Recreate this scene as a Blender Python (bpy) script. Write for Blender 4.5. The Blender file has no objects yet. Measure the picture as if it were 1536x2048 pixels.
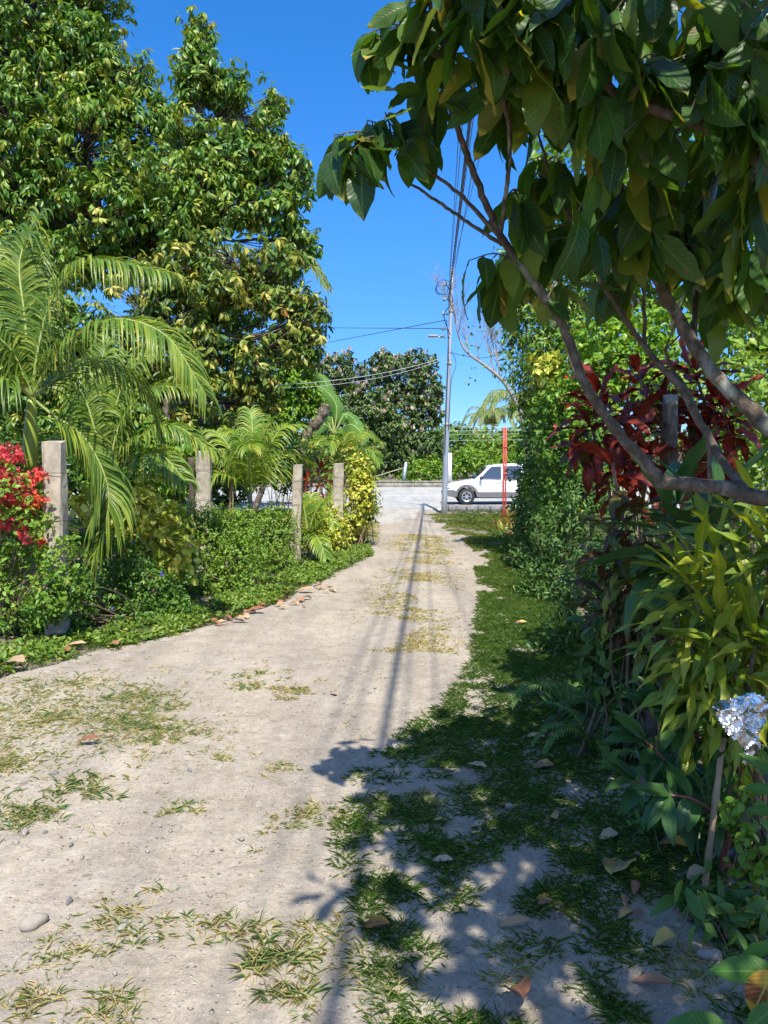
import bpy, math, random
import numpy as np
from mathutils import Vector
RS = np.random.RandomState(7)
SKY = .15; EXPO = .84
random.seed(7)
C = bpy.context.scene.collection
F = 1540.0; TILT = math.atan(89/1540); CAMZ = 1.6
ct, st = math.cos(TILT), math.sin(TILT)

def at(px, py, Y):
    """point at depth Y on the sight line through photo pixel px,py"""
    x = (px-768)/F; y = (1024-py)/F
    d = np.array([x, ct + y*st, -st + y*ct])
    return np.array([0, 0, CAMZ]) + d*(Y/d[1])
def vnoise(x, y, s=0):
    xi = np.floor(x); yi = np.floor(y); fx = x-xi; fy = y-yi
    def hsh(a, b):
        v = np.sin(a*127.1+b*311.7+s*74.7)*43758.5453
        return v-np.floor(v)
    u = fx*fx*(3-2*fx); v = fy*fy*(3-2*fy)
    return (hsh(xi, yi)*(1-u)+hsh(xi+1, yi)*u)*(1-v)+(hsh(xi, yi+1)*(1-u)+hsh(xi+1, yi+1)*u)*v
def fbm(x, y, o=4, s=0):
    t = 0; a = .5
    for k in range(o):
        t = t+a*vnoise(x, y, s+k); x = x*2.03; y = y*2.03; a *= .5
    return t
def gz(x, y):
    x = np.asarray(x, float); y = np.asarray(y, float)
    rise = np.clip((y-30)*.015, 0, .3)
    damp = np.clip((27-y)/4, 0, 1)
    n = (fbm(x*.7, y*.7, 3, 3)-.45)*.09*damp
    cx = np.interp(y, [4, 6.5, 9, 14, 19, 26], [.1, .2, .33, .75, .85, .6]); f = np.clip((y-4)/3, 0, 1)*damp
    rut = -.03*f*(np.exp(-((x-cx-.68)/.2)**2)+np.exp(-((x-cx+.72)/.24)**2))+.012*f*np.exp(-((x-cx)/.3)**2)
    return rise+n+rut
def ground(px, py):
    """where the sight line through a pixel meets the ground"""
    x = (px-768)/F; y = (1024-py)/F
    d = np.array([x, ct+y*st, -st+y*ct]); t = -CAMZ/d[2]
    p = np.array([0, 0, CAMZ])+d*t
    return np.array([p[0], p[1], float(gz(p[0], p[1]))])

# ------------------------------------------------------------------ objects
def link(o, parent=None):
    C.objects.link(o)
    if parent is not None: o.parent = parent
    return o
def tag(o, label=None, cat=None, group=None, kind=None):
    if label: o['label'] = label
    if cat: o['category'] = cat
    if group: o['group'] = group
    if kind: o['kind'] = kind
    return o
def thing(name, label, cat, loc, group=None):
    o = bpy.data.objects.new(name, None); link(o); o.location = [float(v) for v in loc]
    o.empty_display_size = .1
    return tag(o, label, cat, group)
class MB:
    def __init__(s): s.v = []; s.f = []; s.a = []; s.n = 0
    def add(s, V, Fc, A=None):
        V = np.asarray(V, float)
        if A is None: A = np.zeros((len(V), 3))
        s.v.append(V); s.a.append(A)
        for (arr) in Fc: s.f.append(np.asarray(arr, int)+s.n)
        s.n += len(V)
    def build(s, name, mat, parent=None, smooth=True):
        V = np.concatenate(s.v); A = np.concatenate(s.a)
        if parent is not None: V = V-np.array(parent_loc(parent))
        me = bpy.data.meshes.new(name)
        tot = np.concatenate([np.full(len(a), a.shape[1]) for a in s.f])
        idx = np.concatenate([a.ravel() for a in s.f])
        me.vertices.add(len(V)); me.vertices.foreach_set('co', V.astype('f').ravel())
        me.loops.add(len(idx)); me.loops.foreach_set('vertex_index', idx.astype('i'))
        me.polygons.add(len(tot))
        me.polygons.foreach_set('loop_start', (np.cumsum(tot)-tot).astype('i'))
        me.update(calc_edges=True)
        at_ = me.attributes.new('leaf', 'FLOAT_VECTOR', 'POINT')
        at_.data.foreach_set('vector', A.astype('f').ravel())
        me.polygons.foreach_set('use_smooth', np.full(len(tot), smooth))
        me.materials.append(mat)
        me.update()
        o = bpy.data.objects.new(name, me)
        return link(o, parent)
def parent_loc(p):
    l = np.zeros(3)
    while p is not None:
        l = l+np.array(p.location); p = p.parent
    return l
def unit(v): 
    v = np.asarray(v, float); return v/np.maximum(np.linalg.norm(v, axis=-1, keepdims=True), 1e-9)
def rnd3(n): return unit(RS.normal(size=(n, 3)))

# ------------------------------------------------------------------ leaf templates
def shape_w(u, kind):
    if kind == 'ellip': w = np.sin(np.pi*u**.85)**.75
    elif kind == 'obov': w = np.sin(np.pi*u**1.25)**.85
    elif kind == 'ovate': w = np.sin(np.pi*u**.65)**.9
    elif kind == 'lance': w = np.sin(np.pi*u**.75)**1.2
    elif kind == 'lobed': w = np.sin(np.pi*u**.9)**.7*(.74+.30*np.cos(u*2*np.pi*2.2+2.9))
    elif kind == 'strap': w = np.minimum(1, 6*u+.2)*np.minimum(1, (1-u)*3.2)
    return np.clip(w, .02, 1)
def leaf_tpl(nseg, kind='ellip', bend=.6, fold=.25, width=.4, wave=0, cols=1, pet=0.0, jitter=0):
    u = np.linspace(0, 1, nseg+1)
    ang = -bend*u
    y = np.concatenate([[0], np.cumsum(np.cos(ang[1:]))/nseg]); z = np.concatenate([[0], np.cumsum(np.sin(ang[1:]))/nseg])
    hw = shape_w(u, kind)*width/2
    cs = np.linspace(-1, 1, 2*cols+1)
    V = []; A = []
    for i in range(nseg+1):
        for c in cs:
            x = hw[i]*c
            zz = z[i]+fold*abs(x)+wave*width*math.sin(u[i]*19+c*2)*abs(c)*.12
            V.append((x, y[i]+pet, zz)); A.append((u[i], c, 0))
    if pet: 
        pass
    n = len(cs); Fc = []
    for i in range(nseg):
        for j in range(n-1):
            a = i*n+j; Fc.append((a, a+1, a+n+1, a+n))
    return np.array(V), np.array(Fc), np.array(A)
def tri_tpl(width=.45, fold=.2, bend=.2):
    V = np.array([(0, 0, 0), (-width/2, .45, fold*width/2), (0, 1, -bend), (width/2, .45, fold*width/2)])
    return V, np.array([(0, 3, 2), (0, 2, 1)]), np.array([(0, 0, 0), (.45, -1, 0), (1, 0, 0), (.45, 1, 0)])
def put(mb, tpls, P, D, N, S, rnd=None, wscale=None):
    """one leaf per row: base P, along D, face normal about N, length S"""
    P = np.asarray(P, float); n = len(P)
    if n == 0: return
    D = unit(D); X = np.cross(D, N); X = unit(X+1e-6); Z = np.cross(X, D)
    S = np.broadcast_to(np.asarray(S, float), (n,))
    if rnd is None: rnd = RS.rand(n)
    if wscale is None: wscale = .85+.3*RS.rand(n)
    wscale = np.broadcast_to(wscale, (n,))
    pick = RS.randint(0, len(tpls), n)
    for k, (TV, TF, TA) in enumerate(tpls):
        m = np.where(pick == k)[0]
        if len(m) == 0: continue
        s = S[m][:, None, None]
        V = (P[m][:, None, :]+s*(TV[None, :, 0:1]*wscale[m][:, None, None]*X[m][:, None, :]+TV[None, :, 1:2]*D[m][:, None, :]+TV[None, :, 2:3]*Z[m][:, None, :]))
        A = np.repeat(TA[None], len(m), 0).copy(); A[:, :, 2] = rnd[m][:, None]
        nv = len(TV)
        Fc = (TF[None]+(np.arange(len(m))*nv)[:, None, None]).reshape(-1, TF.shape[1])
        mb.add(V.reshape(-1, 3), [Fc], A.reshape(-1, 3))
def smooth_pts(pts, n=6):
    P = np.array(pts, float)
    if len(P) < 3: return np.array([P[0]+(P[-1]-P[0])*t for t in np.linspace(0, 1, n)])
    Q = np.vstack([2*P[0]-P[1], P, 2*P[-1]-P[-2]]); out = []
    for i in range(1, len(Q)-2):
        for t in np.linspace(0, 1, n, endpoint=False):
            out.append(.5*((2*Q[i])+(-Q[i-1]+Q[i+1])*t+(2*Q[i-1]-5*Q[i]+4*Q[i+1]-Q[i+2])*t*t+(-Q[i-1]+3*Q[i]-3*Q[i+1]+Q[i+2])*t**3))
    out.append(P[-1]); return np.array(out)
def tube(mb, P, R, sides=6, rnd=.5, bump=0, cap=True):
    P = np.asarray(P, float); n = len(P); R = np.broadcast_to(np.asarray(R, float), (n,))
    T = unit(np.gradient(P, axis=0)); ref = np.array([.31, .77, .55]) if abs(T[0] @ np.array([.31, .77, .55])) < .9 else np.array([1., 0, 0])
    U = np.cross(T, ref); U = unit(U); W = np.cross(T, U)
    a = np.arange(sides)/sides*2*np.pi
    rr = R[:, None]*(1+bump*RS.normal(size=(n, sides)))
    V = P[:, None]+rr[..., None]*(np.cos(a)[None, :, None]*U[:, None]+np.sin(a)[None, :, None]*W[:, None])
    i = np.arange(n-1)[:, None]*sides; j = np.arange(sides)[None]; j2 = (j+1) % sides
    Fc = np.stack([i+j, i+j2, i+sides+j2, i+sides+j], -1).reshape(-1, 4)
    A = np.zeros((n*sides, 3)); A[:, 0] = np.repeat(np.linspace(0, 1, n), sides); A[:, 1] = np.tile(a, n); A[:, 2] = rnd
    fs = [Fc]
    if cap: fs += [np.arange(sides)[None, ::-1], (np.arange(sides)+(n-1)*sides)[None]]
    mb.add(V.reshape(-1, 3), fs, A)
def branch(mb, a, b, r0, r1, sag=.0, wig=.06, n=6, sides=5):
    a = np.array(a, float); b = np.array(b, float); L = np.linalg.norm(b-a)
    t = np.linspace(0, 1, n)[:, None]
    P = a+(b-a)*t+np.sin(np.pi*t)*(RS.normal(size=3)*wig*L+np.array([0, 0, sag*L]))
    P[1:-1] += RS.normal(size=(n-2, 3))*L*.012
    tube(mb, P, np.linspace(r0, r1, n), sides)
    return P
def box(mb, c, s, rot=0, bev=0, rnd=0):
    x, y, z = s[0]/2, s[1]/2, s[2]/2
    if bev: 
        b = bev; V = []
        for zz, k in ((-z, b), (-z+b, 0), (z-b, 0), (z, b)):
            xx, yy = x-k, y-k
            V += [(xx-b, -yy, zz), (xx, -yy+b, zz), (xx, yy-b, zz), (xx-b, yy, zz), (-xx+b, yy, zz), (-xx, yy-b, zz), (-xx, -yy+b, zz), (-xx+b, -yy, zz)]
        V = np.array(V); Fq = []
        for r in range(3):
            for j in range(8): Fq.append((r*8+j, r*8+(j+1) % 8, r*8+8+(j+1) % 8, r*8+8+j))
        fs = [np.array(Fq), np.arange(8)[None, ::-1], (np.arange(8)+24)[None]]
    else:
        V = np.array([(sx*x, sy*y, sz*z) for sz in (-1, 1) for sx, sy in ((-1, -1), (1, -1), (1, 1), (-1, 1))])
        fs = [np.array([(0, 3, 2, 1), (4, 5, 6, 7), (0, 1, 5, 4), (1, 2, 6, 5), (2, 3, 7, 6), (3, 0, 4, 7)])]
    if np.ndim(rot) == 2: V = V @ np.array(rot).T
    elif rot:
        c_, s_ = math.cos(rot), math.sin(rot); V = V @ np.array([[c_, s_, 0], [-s_, c_, 0], [0, 0, 1]])
    A = np.zeros((len(V), 3)); A[:, 2] = rnd
    mb.add(V+np.array(c), fs, A)

# ------------------------------------------------------------------ materials
def newmat(name):
    m = bpy.data.materials.new(name); m.use_nodes = True
    nt = m.node_tree; nt.nodes.clear(); out = nt.nodes.new('ShaderNodeOutputMaterial')
    return m, nt, out
def nd(nt, typ, **kw):
    n = nt.nodes.new(typ)
    for k, v in kw.items():
        if k in n.inputs: n.inputs[k].default_value = v
        else: setattr(n, k, v)
    return n
def ramp(nt, stops, fac):
    r = nt.nodes.new('ShaderNodeValToRGB'); e = r.color_ramp.elements
    while len(e) < len(stops): e.new(.5)
    for i, (p, c) in enumerate(stops): e[i].position = p; e[i].color = (*c, 1)
    nt.links.new(fac, r.inputs[0]); return r.outputs[0]
def math_(nt, op, a, b=None, c=None):
    m = nt.nodes.new('ShaderNodeMath'); m.operation = op
    for i, v in enumerate((a, b, c)):
        if v is None: continue
        if hasattr(v, 'is_linked'): nt.links.new(v, m.inputs[i])
        else: m.inputs[i].default_value = v
    return m.outputs[0]
def mixc(nt, f, a, b, mode='MIX'):
    m = nt.nodes.new('ShaderNodeMix'); m.data_type = 'RGBA'; m.blend_type = mode
    for i, v in ((0, f), (6, a), (7, b)):
        if hasattr(v, 'is_linked'): nt.links.new(v, m.inputs[i])
        elif i == 0: m.inputs[0].default_value = v
        else: m.inputs[i].default_value = (*v, 1)
    return m.outputs[2]
def leaf_mat(name, stops, rough=.42, trans=.3, veins=0, rib=None, tip=None, spec=.36, tcol=(1.25, 1.15, .45), blotch=None):
    green = stops[0][1][1] > stops[0][1][0]*1.05
    m, nt, out = newmat(name); L = nt.links.new
    a = nd(nt, 'ShaderNodeAttribute', attribute_name='leaf'); s = nd(nt, 'ShaderNodeSeparateXYZ'); L(a.outputs['Vector'], s.inputs[0])
    u, w, r = s.outputs
    aw = math_(nt, 'ABSOLUTE', w)
    if green: stops = [(p_, (c_[0]*1.3, c_[1]*1.18, c_[2]*.95)) for p_, c_ in stops]
    col = ramp(nt, stops, r)
    geo = nd(nt, 'ShaderNodeNewGeometry')
    nz = nd(nt, 'ShaderNodeTexNoise', Scale=14.0, Detail=3.0); L(geo.outputs['Position'], nz.inputs['Vector'])
    col = mixc(nt, .35, col, ramp(nt, [(.3, (.45, .45, .45)), (.7, (1.35, 1.35, 1.3))], nz.outputs[0]), 'MULTIPLY')
    bump = None
    if blotch:
        nb = nd(nt, 'ShaderNodeTexNoise', Scale=blotch[1], Detail=4.0); L(geo.outputs['Position'], nb.inputs['Vector'])
        k = math_(nt, 'SUBTRACT', nb.outputs[0], blotch[2] if len(blotch) > 2 else .5); k = math_(nt, 'MULTIPLY', k, 9.0); k = math_(nt, 'ADD', k, .1); k.node.use_clamp = True
        col = mixc(nt, k, col, blotch[0])
    if veins:
        v = math_(nt, 'SUBTRACT', math_(nt, 'MULTIPLY', u, float(veins)), math_(nt, 'MULTIPLY', aw, 2.2))
        f = math_(nt, 'ABSOLUTE', math_(nt, 'SUBTRACT', math_(nt, 'FRACT', v), .5))   # .5 at vein
        line = math_(nt, 'SUBTRACT', f, .40); line = math_(nt, 'MULTIPLY', line, 8.0); line.node.use_clamp = True
        bump = math_(nt, 'SUBTRACT', 1.0, f)
        col = mixc(nt, math_(nt, 'MULTIPLY', line, .4 if rib else .05), col, rib or (.16, .28, .07))
    if rib or veins:
        mr = math_(nt, 'SUBTRACT', .09, aw); mr = math_(nt, 'MULTIPLY', mr, 18.0); mr.node.use_clamp = True
        col = mixc(nt, math_(nt, 'MULTIPLY', mr, .7), col, rib or (.2, .33, .08))
    if tip:
        n2 = nd(nt, 'ShaderNodeTexNoise', Scale=22.0, Detail=2.0); L(geo.outputs['Position'], n2.inputs['Vector'])
        t = math_(nt, 'ADD', math_(nt, 'MAXIMUM', u, math_(nt, 'MULTIPLY', aw, .82)), math_(nt, 'MULTIPLY', math_(nt, 'SUBTRACT', n2.outputs[0], .5), .35))
        t = math_(nt, 'ADD', t, math_(nt, 'MULTIPLY', math_(nt, 'SUBTRACT', math_(nt, 'FRACT', math_(nt, 'MULTIPLY', r, 7.3)), .75), .38))
        t1 = math_(nt, 'MULTIPLY', math_(nt, 'SUBTRACT', t, .93), 9.0); t1.node.use_clamp = True
        col = mixc(nt, t1, col, tip[0])
        t2 = math_(nt, 'MULTIPLY', math_(nt, 'SUBTRACT', t, 1.05), 12.0); t2.node.use_clamp = True
        col = mixc(nt, t2, col, tip[1])
    p = nd(nt, 'ShaderNodeBsdfPrincipled', Roughness=rough); p.inputs['Specular IOR Level'].default_value = spec
    L(col, p.inputs['Base Color'])
    tr = nd(nt, 'ShaderNodeBsdfTranslucent'); L(mixc(nt, 1.0, col, tcol, 'MULTIPLY'), tr.inputs[0])
    if bump is not None:
        b = nd(nt, 'ShaderNodeBump', Strength=.35, Distance=.004); L(bump, b.inputs['Height']); L(b.outputs[0], p.inputs['Normal'])
    mx = nd(nt, 'ShaderNodeMixShader'); mx.inputs[0].default_value = trans
    L(p.outputs[0], mx.inputs[1]); L(tr.outputs[0], mx.inputs[2]); L(mx.outputs[0], out.inputs[0])
    return m
def rough_mat(name, stops, scale=8, rough=.85, bump=.5, dist=.01, detail=8, stretch=(1, 1, 1), metallic=0, speck=None, spec=.3):
    m, nt, out = newmat(name); L = nt.links.new
    tc = nd(nt, 'ShaderNodeTexCoord'); mp = nd(nt, 'ShaderNodeMapping'); mp.inputs['Scale'].default_value = stretch
    L(tc.outputs['Object'], mp.inputs[0])
    n = nd(nt, 'ShaderNodeTexNoise', Scale=float(scale), Detail=float(detail), Roughness=.65); L(mp.outputs[0], n.inputs['Vector'])
    col = ramp(nt, stops, n.outputs[0])
    if speck:
        n2 = nd(nt, 'ShaderNodeTexNoise', Scale=speck[1], Detail=5.0); L(mp.outputs[0], n2.inputs['Vector'])
        k = math_(nt, 'MULTIPLY', math_(nt, 'SUBTRACT', n2.outputs[0], speck[2]), 10.0); k.node.use_clamp = True
        col = mixc(nt, k, col, speck[0])
    p = nd(nt, 'ShaderNodeBsdfPrincipled', Roughness=rough, Metallic=float(metallic)); p.inputs['Specular IOR Level'].default_value = spec
    L(col, p.inputs['Base Color'])
    b = nd(nt, 'ShaderNodeBump', Strength=bump, Distance=dist); L(n.outputs[0], b.inputs['Height']); L(b.outputs[0], p.inputs['Normal'])
    L(p.outputs[0], out.inputs[0]); return m
def plain(name, col, rough=.5, metallic=0, coat=0, var=.08):
    m, nt, out = newmat(name); L = nt.links.new
    tc = nd(nt, 'ShaderNodeTexCoord'); n = nd(nt, 'ShaderNodeTexNoise', Scale=5.0, Detail=6.0); L(tc.outputs['Object'], n.inputs['Vector'])
    c1 = tuple(c*(1-var*2) for c in col); c2 = tuple(min(1, c*(1+var)) for c in col)
    p = nd(nt, 'ShaderNodeBsdfPrincipled', Roughness=rough, Metallic=float(metallic)); p.inputs['Coat Weight'].default_value = coat
    L(ramp(nt, [(.35, c1), (.6, c2)], n.outputs[0]), p.inputs['Base Color']); L(p.outputs[0], out.inputs[0]); return m

M = {}
M['tree'] = leaf_mat('tree_leaf', [(0, (.042, .12, .02)), (.38, (.075, .185, .03)), (.70, (.17, .28, .045)), (.93, (.34, .36, .07)), (1, (.38, .27, .08))], rough=.38, trans=.28)
M['tree2'] = leaf_mat('mottled_tree_leaf', [(0, (.035, .09, .02)), (.4, (.07, .15, .025)), (.65, (.20, .25, .045)), (.88, (.40, .40, .10)), (1, (.30, .14, .05))], rough=.4, trans=.28)
M['big'] = leaf_mat('large_leaf', [(0, (.022, .065, .016)), (.4, (.042, .115, .02)), (.75, (.08, .165, .025)), (.95, (.14, .19, .03)), (1, (.28, .24, .05))], rough=.36, trans=.42, veins=11, rib=(.13, .22, .06), blotch=((.17, .11, .035), 26.0, .655), tip=((.55, .48, .09), (.36, .16, .05)), tcol=(1.5, 1.4, .3))
M['bigcan'] = leaf_mat('canopy_leaf', [(0, (.018, .05, .016)), (1, (.05, .12, .025))], rough=.4, trans=.25)
M['mango'] = leaf_mat('mango_leaf', [(0, (.03, .065, .022)), (.6, (.065, .125, .035)), (1, (.15, .21, .06))], rough=.4, trans=.2)
M['blossom'] = leaf_mat('mango_blossom', [(0, (.45, .34, .22)), (1, (.72, .62, .46))], rough=.8, trans=.2, tcol=(1, 1, 1))
M['palm'] = leaf_mat('palm_leaflet', [(0, (.055, .125, .022)), (.5, (.11, .20, .032)), (.82, (.21, .29, .05)), (1, (.40, .36, .11))], rough=.36, trans=.3)
M['palmy'] = leaf_mat('yellow_palm_leaflet', [(0, (.08, .18, .03)), (.6, (.16, .28, .04)), (1, (.42, .42, .07))], rough=.38, trans=.35)
M['coco'] = leaf_mat('coconut_leaflet', [(0, (.06, .12, .035)), (.7, (.15, .21, .06)), (1, (.38, .33, .13))], rough=.4, trans=.25)
M['banana'] = leaf_mat('banana_leaf', [(0, (.07, .18, .04)), (1, (.11, .24, .06))], rough=.4, trans=.35, veins=40)
M['hedge'] = leaf_mat('hedge_leaf', [(0, (.035, .10, .02)), (.5, (.07, .17, .025)), (.9, (.14, .26, .04)), (1, (.28, .30, .07))], rough=.42, trans=.3)
M['hedgel'] = leaf_mat('light_hedge_leaf', [(0, (.07, .17, .025)), (.5, (.14, .27, .035)), (.9, (.20, .31, .05)), (1, (.34, .30, .10))], rough=.45, trans=.3)
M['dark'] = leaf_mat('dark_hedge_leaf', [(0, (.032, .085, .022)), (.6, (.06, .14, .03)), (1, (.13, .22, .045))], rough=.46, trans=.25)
M['bright'] = leaf_mat('bright_leaf', [(0, (.07, .19, .02)), (.6, (.14, .29, .03)), (1, (.30, .40, .05))], rough=.4, trans=.35)
M['yellow'] = leaf_mat('variegated_leaf', [(0, (.12, .22, .03)), (.45, (.30, .38, .05)), (.8, (.55, .55, .12)), (1, (.66, .62, .25))], rough=.45, trans=.3)
M['croton'] = leaf_mat('red_croton_leaf', [(0, (.07, .014, .010)), (.4, (.15, .022, .012)), (.75, (.29, .045, .018)), (.86, (.30, .07, .02)), (.9, (.04, .07, .015)), (1, (.05, .10, .02))], rough=.34, trans=.3, veins=13, rib=(.42, .06, .035), tcol=(1.7, .8, .5), blotch=((.05, .015, .012), 20.0))
M['crotony'] = leaf_mat('yellow_croton_leaf', [(0, (.055, .13, .02)), (.5, (.15, .245, .028)), (.85, (.30, .34, .035)), (1, (.55, .45, .04))], rough=.36, trans=.35, rib=(.55, .52, .06), veins=9, tcol=(1.3, 1.2, .3))
M['crotond'] = leaf_mat('dark_croton_leaf', [(0, (.03, .035, .03)), (.35, (.08, .03, .02)), (.65, (.06, .10, .025)), (1, (.26, .32, .05))], rough=.34, trans=.25, rib=(.3, .25, .08), veins=10)
M['crotonp'] = leaf_mat('pink_croton_leaf', [(0, (.10, .17, .04)), (.4, (.30, .30, .07)), (.7, (.38, .16, .10)), (1, (.45, .12, .10))], rough=.4, trans=.3)
M['ginger'] = leaf_mat('ginger_leaf', [(0, (.03, .085, .028)), (1, (.06, .14, .04))], rough=.36, trans=.28, rib=(.10, .18, .06))
M['fern'] = leaf_mat('fern_frond', [(0, (.04, .11, .025)), (1, (.10, .20, .04))], rough=.5, trans=.3)
M['grass'] = leaf_mat('grass_blade', [(0, (.038, .115, .025)), (.4, (.085, .20, .04)), (.72, (.20, .29, .08)), (1, (.42, .40, .18))], rough=.5, trans=.3)
M['drygrass'] = leaf_mat('dry_grass_blade', [(0, (.11, .26, .09)), (.35, (.22, .36, .14)), (.6, (.46, .44, .22)), (1, (.66, .58, .36))], rough=.6, trans=.25, tcol=(1.1, 1, .7))
M['cover'] = leaf_mat('ground_cover_leaf', [(0, (.05, .12, .015)), (.6, (.11, .21, .028)), (1, (.24, .31, .06))], rough=.45, trans=.3)
M['red'] = leaf_mat('red_bract', [(0, (.62, .04, .06)), (.35, (.82, .16, .17)), (.6, (.72, .05, .06)), (.85, (.80, .13, .05)), (1, (.82, .22, .05))], rough=.6, trans=.35, tcol=(1.1, .8, .7))
M['yflower'] = leaf_mat('yellow_petal', [(0, (.80, .60, .03)), (1, (.90, .72, .05))], rough=.6, trans=.3, tcol=(1, 1, .6))
M['bflower'] = leaf_mat('blue_petal', [(0, (.08, .07, .5)), (1, (.45, .35, .7))], rough=.6, trans=.2, tcol=(1, 1, 1))
M['litter_y'] = leaf_mat('yellow_fallen_leaf', [(0, (.52, .36, .09)), (1, (.62, .48, .16))], rough=.5, trans=.2, veins=9, rib=(.6, .5, .25), blotch=((.25, .11, .07), 9.0), tcol=(1, .9, .5))
M['litter_o'] = leaf_mat('orange_fallen_leaf', [(0, (.62, .30, .03)), (1, (.72, .42, .04))], rough=.45, trans=.25, veins=9, rib=(.7, .5, .1), blotch=((.2, .07, .03), 8.0), tcol=(1.1, .8, .4))
M['litter_b'] = leaf_mat('brown_fallen_leaf', [(0, (.22, .085, .045)), (.6, (.33, .14, .07)), (1, (.45, .24, .13))], rough=.45, trans=.12, veins=9, rib=(.5, .28, .18), tcol=(1, .8, .6))
M['litter_t'] = leaf_mat('tan_fallen_leaf', [(0, (.36, .23, .12)), (1, (.52, .37, .22))], rough=.6, trans=.15, veins=8, rib=(.6, .45, .3), tcol=(1, .9, .7))
M['bark'] = rough_mat('bark', [(.3, (.055, .04, .028)), (.5, (.13, .10, .07)), (.72, (.26, .21, .16))], 34, .9, 1.0, .02, stretch=(1, 1, .6), speck=((.30, .31, .25), 13.0, .58))
M['barkd'] = rough_mat('dark_bark', [(.3, (.05, .038, .028)), (.7, (.13, .10, .075))], 18, .9, .7, .012)
M['twig'] = rough_mat('twig', [(.3, (.11, .075, .05)), (.7, (.22, .16, .10))], 30, .8, .4, .004)
M['bare'] = rough_mat('pale_branch', [(.3, (.20, .18, .165)), (.7, (.36, .33, .30))], 12, .8, .3, .01)
M['shaft'] = rough_mat('palm_crownshaft', [(.3, (.16, .24, .03)), (.7, (.30, .36, .05))], 5, .4, .1, .01, stretch=(1, 1, .2))
M['ptrunk'] = rough_mat('palm_trunk', [(.3, (.16, .16, .11)), (.7, (.34, .34, .26))], 9, .8, .6, .01, stretch=(.6, .6, 4))
M['rachis'] = rough_mat('palm_rachis', [(.3, (.20, .26, .06)), (.7, (.38, .40, .13))], 6, .5, .1, .01)
M['rstem'] = plain('reddish_stem', (.22, .07, .045), .5)
M['cane'] = rough_mat('dry_cane', [(.3, (.20, .13, .07)), (.7, (.40, .29, .17))], 16, .8, .4, .006, stretch=(1, 1, .3))
M['conc'] = rough_mat('weathered_concrete', [(.25, (.16, .14, .11)), (.48, (.36, .31, .23)), (.7, (.50, .44, .33))], 6, .9, .8, .012, speck=((.10, .10, .085), 3.5, .62))
M['stone'] = rough_mat('grey_stone', [(.3, (.22, .19, .155)), (.7, (.40, .355, .29))], 9, .8, .4, .01)
M['stoned'] = rough_mat('dark_stone', [(.3, (.12, .12, .12)), (.7, (.26, .25, .24))], 9, .8, .4, .01)
M['steel'] = rough_mat('galvanised_steel', [(.3, (.30, .34, .38)), (.7, (.52, .56, .60))], 3, .45, .2, .004, stretch=(1, 1, .15), metallic=.55, spec=.5)
M['cable'] = plain('black_cable', (.025, .025, .03), .5)
M['cablel'] = plain('pale_cable', (.5, .5, .5), .5)
M['white'] = plain('white_paint', (.78, .78, .77), .35, coat=.4, var=.04)
M['clad'] = plain('grey_cladding', (.12, .12, .12), .6)
M['rubber'] = plain('rubber', (.025, .025, .025), .8)
M['chrome'] = plain('rim_metal', (.55, .55, .56), .3, .9)
M['black'] = plain('black_plastic', (.02, .02, .02), .5)
M['redp'] = rough_mat('red_painted_steel', [(.3, (.42, .05, .035)), (.6, (.60, .10, .07))], 6, .55, .3, .004, speck=((.30, .14, .10), 9.0, .6))
M['lampw'] = plain('lamp_housing', (.30, .32, .34), .5)
M['plastic'] = leaf_mat('dirty_plastic_film', [(0, (.42, .43, .42)), (1, (.62, .63, .62))], rough=.35, trans=.35, tcol=(1, 1, 1))
def glass_mat():
    m, nt, out = newmat('dark_car_glass'); p = nd(nt, 'ShaderNodeBsdfPrincipled', Roughness=.06)
    p.inputs['Base Color'].default_value = (.03, .04, .05, 1); p.inputs['Coat Weight'].default_value = 1; p.inputs['Specular IOR Level'].default_value = .9
    nt.links.new(p.outputs[0], out.inputs[0]); return m
M['glass'] = glass_mat()
def foil_mat():
    m, nt, out = newmat('silver_foil'); tc = nd(nt, 'ShaderNodeTexCoord')
    n = nd(nt, 'ShaderNodeTexNoise', Scale=30.0, Detail=2.0); nt.links.new(tc.outputs['Object'], n.inputs['Vector'])
    p = nd(nt, 'ShaderNodeBsdfPrincipled', Roughness=.24, Metallic=1.0)
    nt.links.new(ramp(nt, [(.4, (.55, .53, .50)), (.6, (.85, .85, .84))], n.outputs[0]), p.inputs['Base Color'])
    b = nd(nt, 'ShaderNodeBump', Strength=.5, Distance=.01); nt.links.new(n.outputs[0], b.inputs['Height']); nt.links.new(b.outputs[0], p.inputs['Normal'])
    nt.links.new(p.outputs[0], out.inputs[0]); return m
M['foil'] = foil_mat()
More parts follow.
